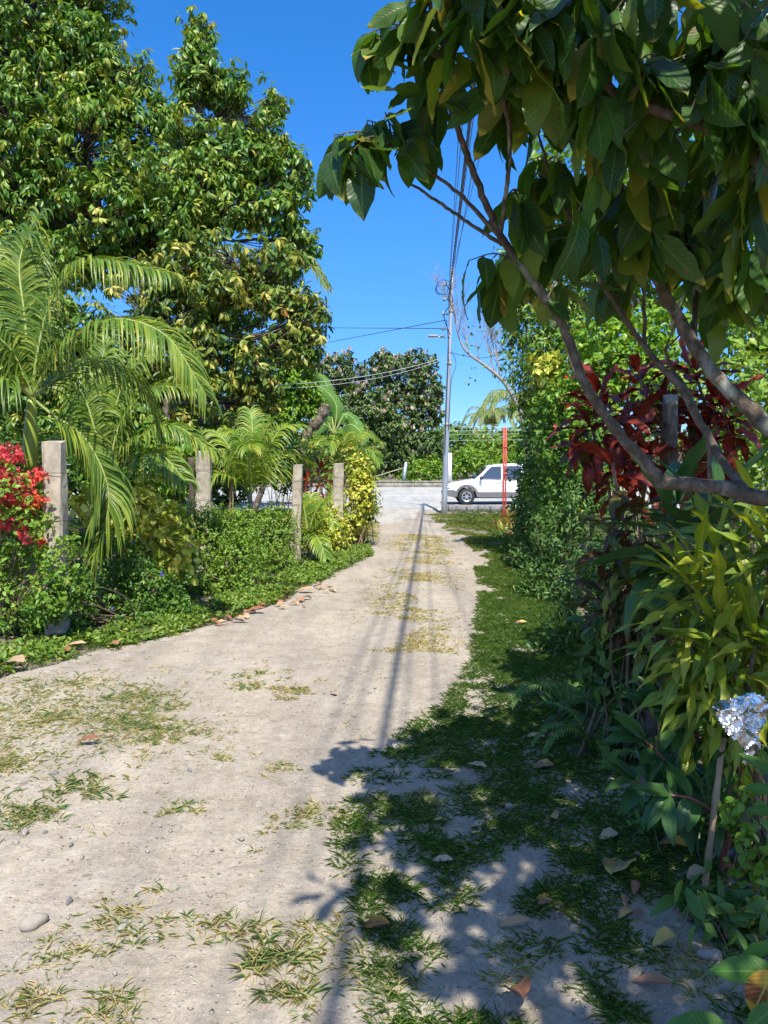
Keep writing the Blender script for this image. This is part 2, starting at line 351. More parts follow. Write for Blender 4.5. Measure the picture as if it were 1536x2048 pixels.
def dirt_mat(name, c1, c2, c3, leafy=None):
    m, nt, out = newmat(name); L = nt.links.new
    g = nd(nt, 'ShaderNodeNewGeometry'); P = g.outputs['Position']
    n1 = nd(nt, 'ShaderNodeTexNoise', Scale=.9, Detail=5.0, Roughness=.6); L(P, n1.inputs['Vector'])
    n2 = nd(nt, 'ShaderNodeTexNoise', Scale=38.0, Detail=6.0, Roughness=.75); L(P, n2.inputs['Vector'])
    n3 = nd(nt, 'ShaderNodeTexNoise', Scale=6.0, Detail=6.0, Roughness=.7); L(P, n3.inputs['Vector'])
    v = nd(nt, 'ShaderNodeTexVoronoi', Scale=48.0); v.inputs['Randomness'].default_value = 1; L(P, v.inputs['Vector'])
    col = ramp(nt, [(.38, c1), (.62, c2)], n1.outputs[0])
    col = mixc(nt, .6, col, ramp(nt, [(.3, c1), (.5, c2), (.7, c3)], n3.outputs[0]))
    col = mixc(nt, .5, col, ramp(nt, [(.3, (.5, .5, .5)), (.5, (1, 1, 1)), (.7, (1.35, 1.35, 1.35))], n2.outputs[0]), 'MULTIPLY')
    n4 = nd(nt, 'ShaderNodeTexNoise', Scale=130.0, Detail=3.0, Roughness=.7); L(P, n4.inputs['Vector'])
    col = mixc(nt, .3, col, ramp(nt, [(.35, (.5, .5, .5)), (.65, (1.45, 1.45, 1.45))], n4.outputs[0]), 'MULTIPLY')
    sel = math_(nt, 'MULTIPLY', math_(nt, 'SUBTRACT', .30, v.outputs['Distance']), 9.0); sel.node.use_clamp = True
    sp = nd(nt, 'ShaderNodeSeparateColor'); L(v.outputs['Color'], sp.inputs[0])
    pick = math_(nt, 'GREATER_THAN', sp.outputs[0], .66)
    k = math_(nt, 'MULTIPLY', sel, pick)
    col = mixc(nt, math_(nt, 'MULTIPLY', k, .8), col, ramp(nt, [(0, tuple(c*.5 for c in c1)), (.5, c3), (1, tuple(min(1, c*1.3) for c in c3))], sp.outputs[1]))
    mpp = nd(nt, 'ShaderNodeMapping'); mpp.inputs['Scale'].default_value = (1.6, .22, 1); L(P, mpp.inputs[0])
    n5 = nd(nt, 'ShaderNodeTexNoise', Scale=1.5, Detail=6.0, Roughness=.65); L(mpp.outputs[0], n5.inputs['Vector'])
    col = mixc(nt, .8, col, ramp(nt, [(.36, (.80, .80, .82)), (.5, (1, 1, 1)), (.62, (1.14, 1.12, 1.08))], n5.outputs[0]), 'MULTIPLY')   # trodden and dusty streaks along the lane
    dn = nd(nt, 'ShaderNodeVectorMath', operation='MULTIPLY_ADD'); L(n3.outputs['Color'], dn.inputs[0]); dn.inputs[1].default_value = (.10, .10, .10); L(P, dn.inputs[2])
    v2 = nd(nt, 'ShaderNodeTexVoronoi', Scale=11.0); L(dn.outputs[0], v2.inputs['Vector']); s2_ = nd(nt, 'ShaderNodeSeparateColor'); L(v2.outputs['Color'], s2_.inputs[0])
    k2 = math_(nt, 'MULTIPLY', math_(nt, 'SUBTRACT', math_(nt, 'MULTIPLY', s2_.outputs[2], .42), v2.outputs['Distance']), 16.0); k2.node.use_clamp = True
    k2 = math_(nt, 'MULTIPLY', k2, math_(nt, 'GREATER_THAN', s2_.outputs[0], .70))
    col = mixc(nt, math_(nt, 'MULTIPLY', k2, .55), col, ramp(nt, [(0, tuple(c*.72 for c in c1)), (.5, c2), (1, tuple(c*1.12 for c in c3))], s2_.outputs[1]))
    p = nd(nt, 'ShaderNodeBsdfPrincipled', Roughness=.95); p.inputs['Specular IOR Level'].default_value = .15
    L(col, p.inputs['Base Color'])
    h = math_(nt, 'ADD', math_(nt, 'MULTIPLY', n2.outputs[0], .5), math_(nt, 'ADD', math_(nt, 'ADD', math_(nt, 'MULTIPLY', k2, .35), math_(nt, 'MULTIPLY', k, .6)), math_(nt, 'MULTIPLY', n3.outputs[0], 1.2)))
    b = nd(nt, 'ShaderNodeBump', Strength=.7, Distance=.022); L(h, b.inputs['Height']); L(b.outputs[0], p.inputs['Normal'])
    L(p.outputs[0], out.inputs[0]); return m
M['path'] = dirt_mat('packed_dirt', (.26, .218, .162), (.375, .318, .243), (.43, .38, .305))
M['soil'] = dirt_mat('garden_soil', (.15, .12, .085), (.22, .18, .13), (.29, .245, .18))
M['road'] = dirt_mat('worn_concrete_road', (.33, .32, .285), (.40, .385, .345), (.44, .425, .385))
M['mossc'] = rough_mat('mossy_concrete', [(.3, (.13, .12, .09)), (.5, (.28, .26, .20)), (.7, (.40, .37, .30))], 3, .9, .6, .01)
M['mark'] = plain('road_marking', (.62, .62, .58), .8, var=.15)

# ------------------------------------------------------------------ setting
def grid_obj(name, xs, ys, zf, mat, label=None):
    X, Y = np.meshgrid(xs, ys); Z = zf(X, Y)
    V = np.stack([X, Y, Z], -1).reshape(-1, 3); nx = len(xs)
    i = np.arange(len(ys)-1)[:, None]*nx+np.arange(nx-1)[None]
    Fc = np.stack([i, i+1, i+nx+1, i+nx], -1).reshape(-1, 4)
    mb = MB(); mb.add(V, [Fc]); o = mb.build(name, mat); tag(o, kind='structure'); return o
gx = np.concatenate([-np.geomspace(400, 10, 24), np.arange(-9.8, 8, .12), np.geomspace(8.2, 400, 24)])
gy = np.concatenate([-np.geomspace(60, 4, 10), np.arange(-3.8, 30, .12), np.arange(30.5, 52, 1), np.geomspace(53, 500, 20)])
grid_obj('ground', gx, gy, lambda X, Y: gz(X, Y)-.015, M['soil'])
YL = np.array([-4, 1, 3, 5.8, 7.35, 9.3, 11.5, 14, 17, 21, 23.5, 26, 28.2, 29.5])
XL = np.array([-6.4, -5.2, -4.3, -2.95, -2.05, -1.3, -.85, -.35, -.45, -.65, -.8, -1.2, -2.2, -3.4])
YR = np.array([-4, 0, 2.2, 4, 5.3, 7, 9.3, 15, 20, 26, 28.2, 29.5])
XR = np.array([.9, .75, .55, .55, .72, .95, 1.3, 1.9, 1.75, 1.5, 1.55, 1.9])
YP = np.array([-4, 2.2, 5, 8, 15, 20, 29.5]); XP = np.array([1.7, 1.5, 1.5, 1.6, 2.1, 1.85, 1.9])
def path_mesh():
    ys = [-4.]
    while ys[-1] < 29.4: ys.append(ys[-1]+max(.018, .0075*abs(ys[-1])))
    ys = np.array(ys); nc = 240
    t = np.linspace(0, 1, nc); T, Y = np.meshgrid(t, ys)
    xl = np.interp(ys, YL, XL)+(fbm(ys*2, ys*0+3, 4, 9)-.45)*.35; xr = np.interp(ys, YP, XP)+(fbm(ys*2.3, ys*0+8, 4, 19)-.45)*.45
    X = xl[:, None]*(1-T)+xr[:, None]*T
    edge = np.minimum(T, 1-T)*(xr-xl)[:, None]
    lift = np.clip(edge/.10, 0, 1)
    Z = gz(X, Y)+(-.03+.042*lift)+lift*((fbm(X*5, Y*5, 4, 31)-.3)*.022+(fbm(X*28, Y*28, 3, 41)-.4)*.012)
    lumps = np.clip(fbm(X*16, Y*16, 2, 51)-.52, 0, 1)*.06*lift; Z = Z+lumps
    V = np.stack([X, Y, Z], -1).reshape(-1, 3)
    i = np.arange(len(ys)-1)[:, None]*nc+np.arange(nc-1)[None]
    mb = MB(); mb.add(V, [np.stack([i, i+1, i+nc+1, i+nc], -1).reshape(-1, 4)])
    tag(mb.build('dirt_path', M['path']), kind='structure')
path_mesh()
rx = np.concatenate([-np.geomspace(300, 12, 14), np.linspace(-10, 14, 40), np.geomspace(16, 300, 14)])
grid_obj('road', rx, np.array([29.2, 29.25, 30, 33, 36, 40, 44, 48, 50]), lambda X, Y: gz(X, Y)+np.where(Y < 29.22, -.05, .03)+0*X, M['road'])
def strip(name, y0, y1, x0, x1, lift):
    grid_obj(name, np.linspace(x0, x1, 40), np.array([y0, y1]), lambda X, Y: gz(X, Y)+lift, M['mark'])
strip('road_edge_line', 30.9, 31.05, -60, 80, .034); strip('road_centre_line', 39.2, 39.45, -60, 80, .034); strip('road_far_edge_line', 47.6, 47.75, -60, 80, .034)
# far low parapet
w = thing('roadside_parapet', 'low weathered concrete parapet along the far side of the road', 'wall', (0, 50.4, .3))
mb = MB(); 
for k in range(16): box(mb, (-32+k*4.0, 50.4, .3+.16), (3.985, .22, .36), bev=.02)
mb.build('wall', M['mossc'], w)
mb = MB()
for k in range(16): box(mb, (-32+k*4.0, 50.4, .3+.385), (3.97, .32, .085), bev=.02)
mb.build('coping', M['mossc'], w)
# kerb by the pole
w = thing('stone_kerb', 'rough low stone kerb on the verge in front of the white car', 'kerb', (3.1, 28.4, 0))
mb = MB()
x = 2.35
while x < 7.2:
    L_ = .28+.2*RS.rand(); box(mb, (x+L_/2, 28.4+RS.normal()*.02, .08+RS.rand()*.03), (L_*.97, .24+.05*RS.rand(), .24), rot=RS.normal()*.03, bev=.03); x += L_
mb.build('stone', M['stoned'], w)

# ------------------------------------------------------------------ plants
T_TREE = [leaf_tpl(4, 'obov', b, .35, .32) for b in (.4, .9, 1.4)]
T_MED = [leaf_tpl(4, 'ellip', b, .3, .5) for b in (.3, .8)]
T_SM = [tri_tpl(.55, .3, .15), tri_tpl(.5, .5, .3)]
T_SM2 = [leaf_tpl(3, 'ellip', b, .4, .55) for b in (.3, .7)]
T_LAN = [leaf_tpl(5, 'lance', b, .4, .28) for b in (.5, 1.1)]
T_BIG = [leaf_tpl(10, 'ellip', b, f, .43, wave=w, cols=3) for b, f, w in ((.2, .25, .3), (.6, .15, .4), (1.0, .35, .3), (-.3, .2, .4))]
T_CAN = [leaf_tpl(4, 'ellip', b, .25, .44) for b in (.3, .8)]
T_CROT = [leaf_tpl(9, 'ellip', b, .35, .30, wave=1.2, cols=2) for b in (.5, 1.0, 1.5)]
T_LOB = [leaf_tpl(16, 'lobed', b, .35, .15, wave=.8, cols=2) for b in (.4, .9, 1.4)]
T_GING = [leaf_tpl(8, 'ellip', b, .3, .30, wave=.5, cols=2) for b in (.4, .9)]

def blob_pts(b, n, shell=.45):
    px, py, Y, rx, ry = b[:5]; rd = b[5] if len(b) > 5 else (rx+ry)/2
    c = at(px, py, Y); k = Y/F
    d = rnd3(n); r = (shell+(1-shell)*RS.rand(n))**.6*np.where(RS.rand(n) < .10, 1.22, 1)
    lump = 1+.22*np.sin(d[:, 0]*5+px)*np.cos(d[:, 2]*6+py)+.12*RS.normal(size=n)
    P = c+d*(r*lump)[:, None]*np.array([rx*k, rd*k, ry*k])
    m = P[:, 2] > gz(P[:, 0], P[:, 1])+.03
    return P[m], d[m]
def tree(name, label, base, trunk, blobs, tips, mat, size, tpl=T_TREE, per=8, r0=.2, droop=.75, twigs=.5, bark='bark', blossom=0, group=None, crmix=.65, airy=0):
    """blobs in pixel space; tips = whorls per blob per 10000 px2"""
    t = thing(name, label, 'tree', base, group)
    tr = [np.array(base)-np.array([0, 0, .1])]+[at(*p) for p in trunk]
    sp = smooth_pts(tr, 6); n = len(sp)
    mt = MB(); tube(mt, sp, np.linspace(r0, r0*.35, n), 9, bump=.04); mt.build('trunk', M[bark], t)
    lm = MB(); lf = MB(); bl = MB()
    for b in blobs:
        c = at(*b[:3]); nt_ = int(tips*b[3]*b[4]*3.14/1e4)
        j = min(n-2, int(n*(.35+.6*RS.rand()))); below = sp[sp[:, 2] < c[2]+.1]
        a = below[np.argmin(np.linalg.norm(below-c, axis=1))] if len(below) else sp[j]
        bp = branch(lm, a, c, r0*.3, r0*.12, sag=-.05, n=8, sides=6)
        P, d = blob_pts(b, nt_)
        if airy:
            k_ = 1540/b[2]; hole = fbm(P[:, 0]*1.3+P[:, 1]*.9, P[:, 2]*1.5, 2, int(b[0]) % 17); m_ = hole > airy; P, d = P[m_], d[m_]
        if len(P) == 0: continue
        for q in P[:int(len(P)*twigs)]:
            s_ = bp[RS.randint(3, 8)]
            branch(lm, s_, q, r0*.07, .006, sag=-.08, n=4, sides=4)
        ax = unit(d*.55+np.array([0, 0, .55])+.35*RS.normal(size=(len(P), 3)))
        cr = RS.rand(len(P))
        k = per
        Pn = np.repeat(P, k, 0); An = np.repeat(ax, k, 0); crn = np.repeat(cr, k)
        side = unit(np.cross(An, rnd3(len(Pn))))
        el = RS.rand(len(Pn))[:, None]
        D = unit(side+An*(el*1.1-.15)+np.array([0, 0, -droop]))
        N = unit(An+np.array([0, 0, .6])+.25*RS.normal(size=D.shape))
        Pn = Pn+An*(el-.5)*size*.5
        put(lf, tpl, Pn, D, N, size*(.65+.55*RS.rand(len(Pn))), crmix*crn+(1-crmix)*RS.rand(len(Pn)))
        if blossom:
            m = RS.rand(len(P)) < blossom; Q = P[m]; kk = 7
            Qn = np.repeat(Q, kk, 0); Dn = unit(np.repeat(ax[m]*.3, kk, 0)+np.array([0, 0, 1.0])+.28*RS.normal(size=(len(Qn), 3)))
            put(bl, T_SM, Qn+Dn*size*.3, Dn, rnd3(len(Qn)), size*(.7+.4*RS.rand(len(Qn))), np.repeat(RS.rand(len(Q)), kk))
    lm.build('branch', M[bark], t); lf.build('crown', M[mat], t)
    if bl.n: bl.build('blossom', M['blossom'], t)
    return t
def shrub(name, label, base, blobs, dens, mat, size, tpl=T_SM2, cat='shrub', stems=14, bark='twig', flowers=None, up=.5, r0=.012, group=None, shell=.35, droop=.25, per=4):
    base = np.array([base[0], base[1], float(gz(base[0], base[1]))-.02])
    t = thing(name, label, cat, base, group); lf = MB(); stm = MB(); fl = MB(); pts = []
    for b in blobs:
        nt_ = max(3, int(dens*b[3]*b[4]*3.14/1e4)); P, d = blob_pts(b, nt_, shell)
        if len(P) == 0: continue
        pts.append(P); k = per
        ax = unit(d+np.array([0, 0, up])+.4*RS.normal(size=P.shape))
        Pn = np.repeat(P, k, 0); An = np.repeat(ax, k, 0); cr = np.repeat(RS.rand(len(P)), k)
        side = unit(np.cross(An, rnd3(len(Pn))))
        D = unit(side+An*(.5+.5*RS.normal(size=(len(Pn), 1)))+np.array([0, 0, -droop]))
        put(lf, tpl, Pn+An*size*.6*RS.normal(size=(len(Pn), 1)), D, unit(An+.4*RS.normal(size=D.shape)+np.array([0, 0, .4])), size*(.6+.6*RS.rand(len(Pn))), .5*cr+.5*RS.rand(len(Pn)))
        if flowers:
            for (fm, frac, fs, kk) in flowers:
                front = (d[:, 1] < .1); m = np.where(front & (RS.rand(len(P)) < frac))[0]; Q = P[m]+d[m]*size*.5
                if len(Q) == 0: continue
                Qn = np.repeat(Q, kk, 0); Dn = unit(rnd3(len(Qn))*.8+np.repeat(d[m], kk, 0))
                put(fl, [leaf_tpl(2, 'ovate', .2, .2, .8)], Qn, Dn, rnd3(len(Qn))+np.repeat(d[m], kk, 0), fs*(.7+.5*RS.rand(len(Qn))), np.repeat(RS.rand(len(Q)), kk))
                fmat = fm
    A = np.concatenate(pts)
    for q in A[RS.choice(len(A), min(len(A), stems), False)]:
        b0 = base+np.array([RS.normal()*.12, RS.normal()*.12, 0]); branch(stm, b0, q, r0*(.7+.6*RS.rand()), r0*.25, sag=.05, n=6, sides=5)
    stm.build('stem', M[bark], t); lf.build('foliage', M[mat], t)
    if fl.n: fl.build('blossom', M[fmat], t)
    return t
def frond(parent, ctrl, n=46, ll=.45, mat='palm', wid=.032, g=.9, name='frond', ang=.9, upv=(0, -.25, 1), twist=0, r0=.018, rach='rachis', start=.12):
    P = smooth_pts(ctrl, 8); seg = np.linalg.norm(np.diff(P, axis=0), axis=1); cum = np.concatenate([[0], np.cumsum(seg)]); Lt = cum[-1]
    s = np.linspace(start, .995, n)*Lt
    Q = np.stack([np.interp(s, cum, P[:, k]) for k in range(3)], 1)
    Tn = np.gradient(P, axis=0); Tn = unit(np.stack([np.interp(s, cum, Tn[:, k]) for k in range(3)], 1))
    mbr = MB(); tube(mbr, P, np.linspace(r0, r0*.2, len(P)), 6, rnd=.5)
    fr = mbr.build(name, M[rach], parent)
    lf = MB(); u = s/Lt
    for sgn in (-1, 1):
        up = unit(np.array(upv)+0*Tn); sd = unit(np.cross(Tn, up))*sgn; upp = unit(np.cross(sd, Tn)*sgn)
        lift = .35+.15*RS.normal(size=(n, 1))
        D = unit(sd*ang+Tn*(.55+.5*u[:, None])+upp*lift+.06*RS.normal(size=(n, 3)))
        Ln = ll*(.35+.65*np.sin(np.pi*np.clip(u*.78+.16, 0, 1))**.8)*(.9+.2*RS.rand(n)); ns = 6
        pos = Q.copy(); rows = [pos.copy()]; dirs = [D]
        for k in range(ns):
            D = unit(D+np.array([0, 0, -g*.16*(k+.6)*(1+.25*RS.normal())])*(.7+.6*RS.rand(n)[:, None])); pos = pos+D*(Ln/ns)[:, None]; rows.append(pos.copy()); dirs.append(D)
        wd = [.5, 1, 1, .9, .65, .35, .04]; rr = RS.rand(n)*.8+.1*RS.rand(); 
        # a few yellowed leaflets
        V = []; A = []
        for k in range(ns+1):
            wv = unit(np.cross(dirs[k], upp)); nv = np.cross(wv, dirs[k]); h = wid*wd[k]*.5
            for c in (-1, 0, 1):
                V.append(rows[k]+wv*h*c+nv*(-h*.5*(1-abs(c)))); A.append(np.stack([np.full(n, k/ns), np.full(n, float(c)), rr+.18*(k/ns)**3], 1))
        V = np.stack(V, 1); A = np.stack(A, 1)
        Fb = np.array([(k*3+c, k*3+c+1, k*3+3+c+1, k*3+3+c) for k in range(ns) for c in (0, 1)])
        Fc = (Fb[None]+(np.arange(n)*((ns+1)*3))[:, None, None]).reshape(-1, 4)
        lf.add(V.reshape(-1, 3), [Fc], A.reshape(-1, 3))
    lf.build('leaflets', M[mat], fr)
    return fr
def palm(name, label, base, crown, fr, n=46, ll=.45, mat='palm', wid=.028, g=.9, r0=.06, shaft=None, trunkmat='ptrunk', dz=.25, **kw):
    base = np.array([base[0], base[1], float(gz(base[0], base[1]))-.03]); t = thing(name, label, 'palm', base)
    c = at(*crown); mb = MB()
    pts = smooth_pts([base, base*.5+c*.5+np.array([.03, 0, 0]), c], 8)
    rad = np.linspace(r0*1.15, r0*.7, len(pts)); tube(mb, pts, rad, 12, bump=.02); mb.build('trunk', M[trunkmat], t)
    if shaft:
        a = at(*shaft[0]); b = at(*shaft[1]); mb = MB(); tt = np.linspace(0, 1, 10)[:, None]
        tube(mb, a+(b-a)*tt, shaft[2]*np.array([.8, 1, 1.08, 1.1, 1.08, 1.0, .9, .8, .68, .55]), 14); mb.build('crownshaft', M['shaft'], t)
    for f in fr:
        ctrl = [c]+[at(*p) for p in f]
        frond(t, ctrl, n=n, ll=ll, mat=mat, wid=wid, g=g, **kw)
    return t
def rosette(name, label, base, centers, mat, size, tpl=T_CROT, n=20, cat='shrub', stem='twig', r0=.014, low=-.35, spread=.05, tz=1.0):
    base = np.array([base[0], base[1], float(gz(base[0], base[1]))-.02]); t = thing(name, label, cat, base); lf = MB(); sm = MB()
    for c in centers:
        P = at(*c[:3]); k = c[3] if len(c) > 3 else 1
        b0 = base+np.array([RS.normal()*.08, RS.normal()*.08, 0]); ax = unit(unit(P-b0)+np.array([0, -.15, .8])+.2*RS.normal(size=3))
        branch(sm, b0, P, r0, r0*.6, sag=.03, n=8, sides=6)
        m = int(n*k**.5); f = (np.arange(m)+.5)/m; az = f*m*2.39996+RS.rand()*6; el = 1.35-(1.35-low)*f**.8
        e1 = unit(np.cross(ax, [.3, .2, .9])); e2 = np.cross(ax, e1)
        D = np.cos(el)[:, None]*(np.cos(az)[:, None]*e1+np.sin(az)[:, None]*e2)+np.sin(el)[:, None]*ax+.12*RS.normal(size=(m, 3))
        Q = P-ax*(f*.16*size/.2*k)[:, None]+D*spread
        put(lf, tpl, Q, D, ax+.25*RS.normal(size=(m, 3)), size*k*(.65+.5*RS.rand(m)), np.clip(RS.rand(m)*.75+.25*f, 0, 1))
    sm.build('stem', M[stem], t); lf.build('foliage', M[mat], t); return t
# ------------------------------------------------------------------ far side of the road
def gy0(px, Y): return (float((px-768)/F*Y), float(Y), float(gz((px-768)/F*Y, Y)))
tree('mango_tree', 'tall dark round mango tree with cream blossom, right behind the lamp pole across the road', gy0(830, 66), [(828, 880, 66), (820, 800, 66)],
     [(800, 745, 66, 62, 44), (850, 775, 66, 36, 50), (760, 790, 65, 45, 38), (805, 830, 65, 48, 42), (845, 830, 66, 30, 36), (870, 800, 66, 17, 42), (770, 725, 67, 36, 22), (845, 725, 67, 34, 24)], 330, 'mango', .36, tpl=T_SM, per=9, r0=.35, blossom=.2, bark='barkd', twigs=.15, group='mango trees across the road')
tree('mango_tree', 'mango tree thick with cream blossom rising between the banana leaves and the tallest mango tree', gy0(668, 64), [(668, 860, 64), (670, 790, 64)],
     [(668, 740, 64, 44, 42), (640, 775, 64, 44, 40), (705, 755, 65, 30, 36), (690, 800, 63, 42, 36), (620, 730, 65, 28, 30)], 330, 'mango', .36, tpl=T_SM, per=9, r0=.3, blossom=.3, bark='barkd', twigs=.15, group='mango trees across the road')
tree('mango_tree', 'low wide mango tree with drooping dark skirt beside the little shed roof', gy0(745, 58), [(745, 900, 58), (742, 850, 58)],
     [(715, 835, 58, 52, 46), (765, 860, 58, 50, 50), (700, 890, 58, 48, 42), (750, 905, 58, 55, 40), (800, 905, 59, 45, 42), (845, 890, 60, 42, 40), (735, 800, 58, 36, 24), (670, 925, 57, 40, 28), (880, 900, 62, 26, 34), (640, 880, 58, 40, 50)], 320, 'mango', .36, tpl=T_SM, per=9, r0=.3, blossom=.12, bark='barkd', twigs=.1, group='mango trees across the road')
shrub('roadside_bush', 'rounded bright green bush across the road beside the small grey post', gy0(845, 53), [(840, 945, 53, 36, 26), (868, 938, 53, 22, 26), (815, 955, 53, 20, 15)], 700, 'bright', .22, tpl=T_SM, cat='bush', per=5)
shrub('roadside_bush', 'bright green climbing bush across the road between the steel pole and the car', gy0(935, 54), [(915, 932, 54, 28, 28), (950, 920, 54, 34, 28), (990, 930, 54, 34, 26), (1030, 930, 54, 30, 26)], 650, 'bright', .24, tpl=T_SM, cat='bush', per=5)
shrub('garden_bush', 'yellow-green bush behind the roof of the white car', gy0(960, 60), [(960, 893, 60, 34, 17), (1000, 895, 60, 30, 18), (1040, 890, 60, 34, 24)], 620, 'hedgel', .3, tpl=T_SM, cat='bush', per=5)
tree('shade_tree', 'far dark leafy tree low on the skyline right of the steel pole', gy0(905, 90), [(905, 900, 90)],
     [(903, 865, 90, 32, 20), (940, 872, 90, 32, 20), (985, 872, 92, 34, 20), (1030, 880, 92, 34, 26)], 300, 'tree', .5, tpl=T_SM, per=8, r0=.3, twigs=.05)
def coconut(label, px, py, Y, R, n, seed, base=None, ll=.75):
    global RS
    s_ = RS; RS = np.random.RandomState(seed); fr = []
    for k in range(n):
        a = k/n*2*math.pi+.3*RS.rand(); el = .15+.8*RS.rand(); c = math.cos(a); sn = math.sin(a); q = Y/F
        # fronds arch out then droop; written as pixel/depth offsets around the crown
        pt = lambda r, z: (px+c*r/q, py-z/q, Y+sn*r)
        fr.append([pt(R*.35, R*(.30+.35*el)), pt(R*.72, R*(.28+.5*el)), pt(R*1.0, R*(-.10+.5*el))])
    palm('coconut_palm', label, gy0(px-10, Y) if base is None else base, (px, py, Y), fr, n=38, ll=ll, mat='coco', wid=.075, r0=.16, g=1.0, r0_=.03) if False else None
    t = palm('coconut_palm', label, gy0(px-10, Y) if base is None else base, (px, py, Y), fr, n=44, ll=ll, mat='coco', wid=.07, r0=.15, g=1.1)
    RS = s_; return t
coconut('coconut palm with drooping yellowish fronds above the car, beside the hedge', 1062, 850, 46, 3.4, 13, 3)
coconut('small distant coconut palm with upright fronds left of the drooping one', 985, 858, 74, 3.2, 12, 5)
coconut('coconut palm half hidden behind the tall broadleaf trees on the left', 470, 640, 26, 3.3, 14, 8)
# banana plant
t = thing('banana_plant', 'banana plant with broad pale green leaves behind the leaning dead trunk', 'banana plant', gy0(660, 30))
mb = MB(); tube(mb, smooth_pts([gy0(660, 30), at(664, 900, 30), at(668, 868, 30)], 5), np.linspace(.16, .08, 11), 10); mb.build('trunk', M['shaft'], t)
for ctrl, wd in (([(668, 868, 30), (650, 838, 30), (625, 815, 30), (600, 822, 29.6)], .62), ([(668, 868, 30), (672, 810, 30), (640, 775, 30), (606, 778, 29.8)], .6), ([(668, 868, 30), (690, 830, 30), (712, 845, 30), (728, 880, 29.5)], .55),
                 ([(668, 868, 30), (660, 800, 30.4), (650, 762, 30.5), (635, 745, 30.5)], .5), ([(668, 868, 30), (650, 850, 29.6), (628, 855, 29.3), (610, 880, 29)], .5), ([(668, 868, 30), (700, 850, 29), (722, 865, 28.6), (735, 890, 28.4)], .5)):
    P = smooth_pts([at(*c) for c in ctrl], 8); n = len(P); u = np.linspace(0, 1, n); T = unit(np.gradient(P, axis=0)); sd = unit(np.cross(T, [0, -.9, .45])); up = np.cross(sd, T)
    h = wd*.5*np.clip(np.minimum((u-.12)*6, np.sqrt(np.clip(1-u, 0, 1))*1.7), .02, 1); mb = MB()
    for sg in (-1, 1):
        V = []; A = []
        for i in range(n):
            tear = 1-.12*((i*7) % 3 == 0)
            for j, c in enumerate((0, .5, 1)):
                V.append(P[i]+sd[i]*h[i]*c*sg*tear+up[i]*(-.5*h[i]*c*c+.1*h[i]*(j == 1))-np.array([0, 0, .15*h[i]*c])); A.append((u[i], c*sg, .3+.5*RS.rand()*0+.2))
        Fc = [(i*3+j, i*3+j+1, i*3+3+j+1, i*3+3+j) for i in range(n-1) for j in (0, 1)]
        mb.add(V, [np.array(Fc)], A)
    lf = mb.build('leaf', M['banana'], t)
    mb = MB(); tube(mb, P, np.linspace(.035, .008, n), 6); mb.build('midrib', M['rachis'], lf)
# leaning dead trunk
t = thing('dead_trunk', 'leaning bare dead tree trunk with broken top beside the banana leaves', 'dead trunk', gy0(600, 24))
mb = MB(); P = smooth_pts([gy0(598, 24), at(612, 880, 24), at(628, 852, 24), at(645, 828, 24), at(652, 808, 24)], 5)
tube(mb, P, np.linspace(.2, .15, len(P))*(1+.12*RS.normal(size=len(P))), 10, bump=.08); mb.build('trunk', M['bark'], t)
# shed roof across the road
t = thing('small_shed', 'tiny grey-roofed roadside shed under the mango trees across the road', 'shed', gy0(768, 55)); o3 = np.array(gy0(768, 55))
mb = MB()
for dx in (-.9, .9):
    for dy in (-.5, .5): box(mb, o3+np.array([dx, dy, .35]), (.08, .08, .7))
mb.build('frame', M['cane'], t)
mb = MB(); tl = .30; R3 = np.array([[math.cos(tl), 0, -math.sin(tl)], [0, 1, 0], [math.sin(tl), 0, math.cos(tl)]])
box(mb, o3+np.array([0, 0, .85]), (2.7, 1.7, .06), rot=R3); mb.build('roof', M['conc'], t)
# thin roadside post
t = thing('roadside_post', 'thin grey-green post standing at the far kerb beside the bush', 'post', gy0(809, 51.2)); mb = MB()
tube(mb, [gy0(806, 51.2), at(812, 924, 51.2)], [.13, .11], 10); mb.build('post', M['steel'], t)

# ------------------------------------------------------------------ utility pole, lamp and wires
PB = np.array(gy0(888, 27)); PT = at(905, 535, 27)
t = thing('utility_pole', 'tall slightly leaning galvanised steel utility pole at the end of the dirt path', 'utility pole', PB)
mb = MB(); tt = np.linspace(0, 1, 14); PP = PB+(PT-PB)*tt[:, None]; PP[0, 2] -= .2
tube(mb, PP, np.linspace(.105, .062, 14), 16); mb.build('pole', M['steel'], t)
for z in (3.1, 5.2, 7.0):
    mb = MB(); q = PB+(PT-PB)*(z/(PT[2])); tube(mb, [q-[0, 0, .05], q+[0, 0, .05]], .105-.043*z/8.4+.012, 16); mb.build('band', M['conc'], t)
mb = MB()
for z in (6.4, 6.9, 7.4, 7.9):
    q = PB+(PT-PB)*(z/(PT[2]+0)); box(mb, q+np.array([-.16, 0, 0]), (.26, .05, .05)); tube(mb, [q+[-.26, 0, -.06], q+[-.26, 0, .1]], [.045, .03], 8)
mb.build('insulator_bracket', M['lampw'], t)
mb = MB()
for k in range(3):
    a = np.linspace(0, 2*np.pi, 18); q = at(880+k*4, 580-k*3, 26.9); tube(mb, q+np.stack([np.cos(a)*(.16+.05*k), 0*a+.02*k, np.sin(a)*(.16+.05*k)], 1), .010, 4)
tube(mb, smooth_pts([at(893, 640, 26.85), at(897, 700, 26.85), at(893, 800, 26.85), at(890, 905, 26.85)]), .012, 5)
tube(mb, smooth_pts([at(903, 700, 26.9), at(912, 728, 26.9), at(903, 760, 26.9), at(900, 800, 26.85), at(897, 860, 26.85)]), .010, 5)
tube(mb, smooth_pts([at(890, 560, 26.85), at(905, 600, 26.8), at(888, 630, 26.85), at(900, 670, 26.85)]), .016, 5)
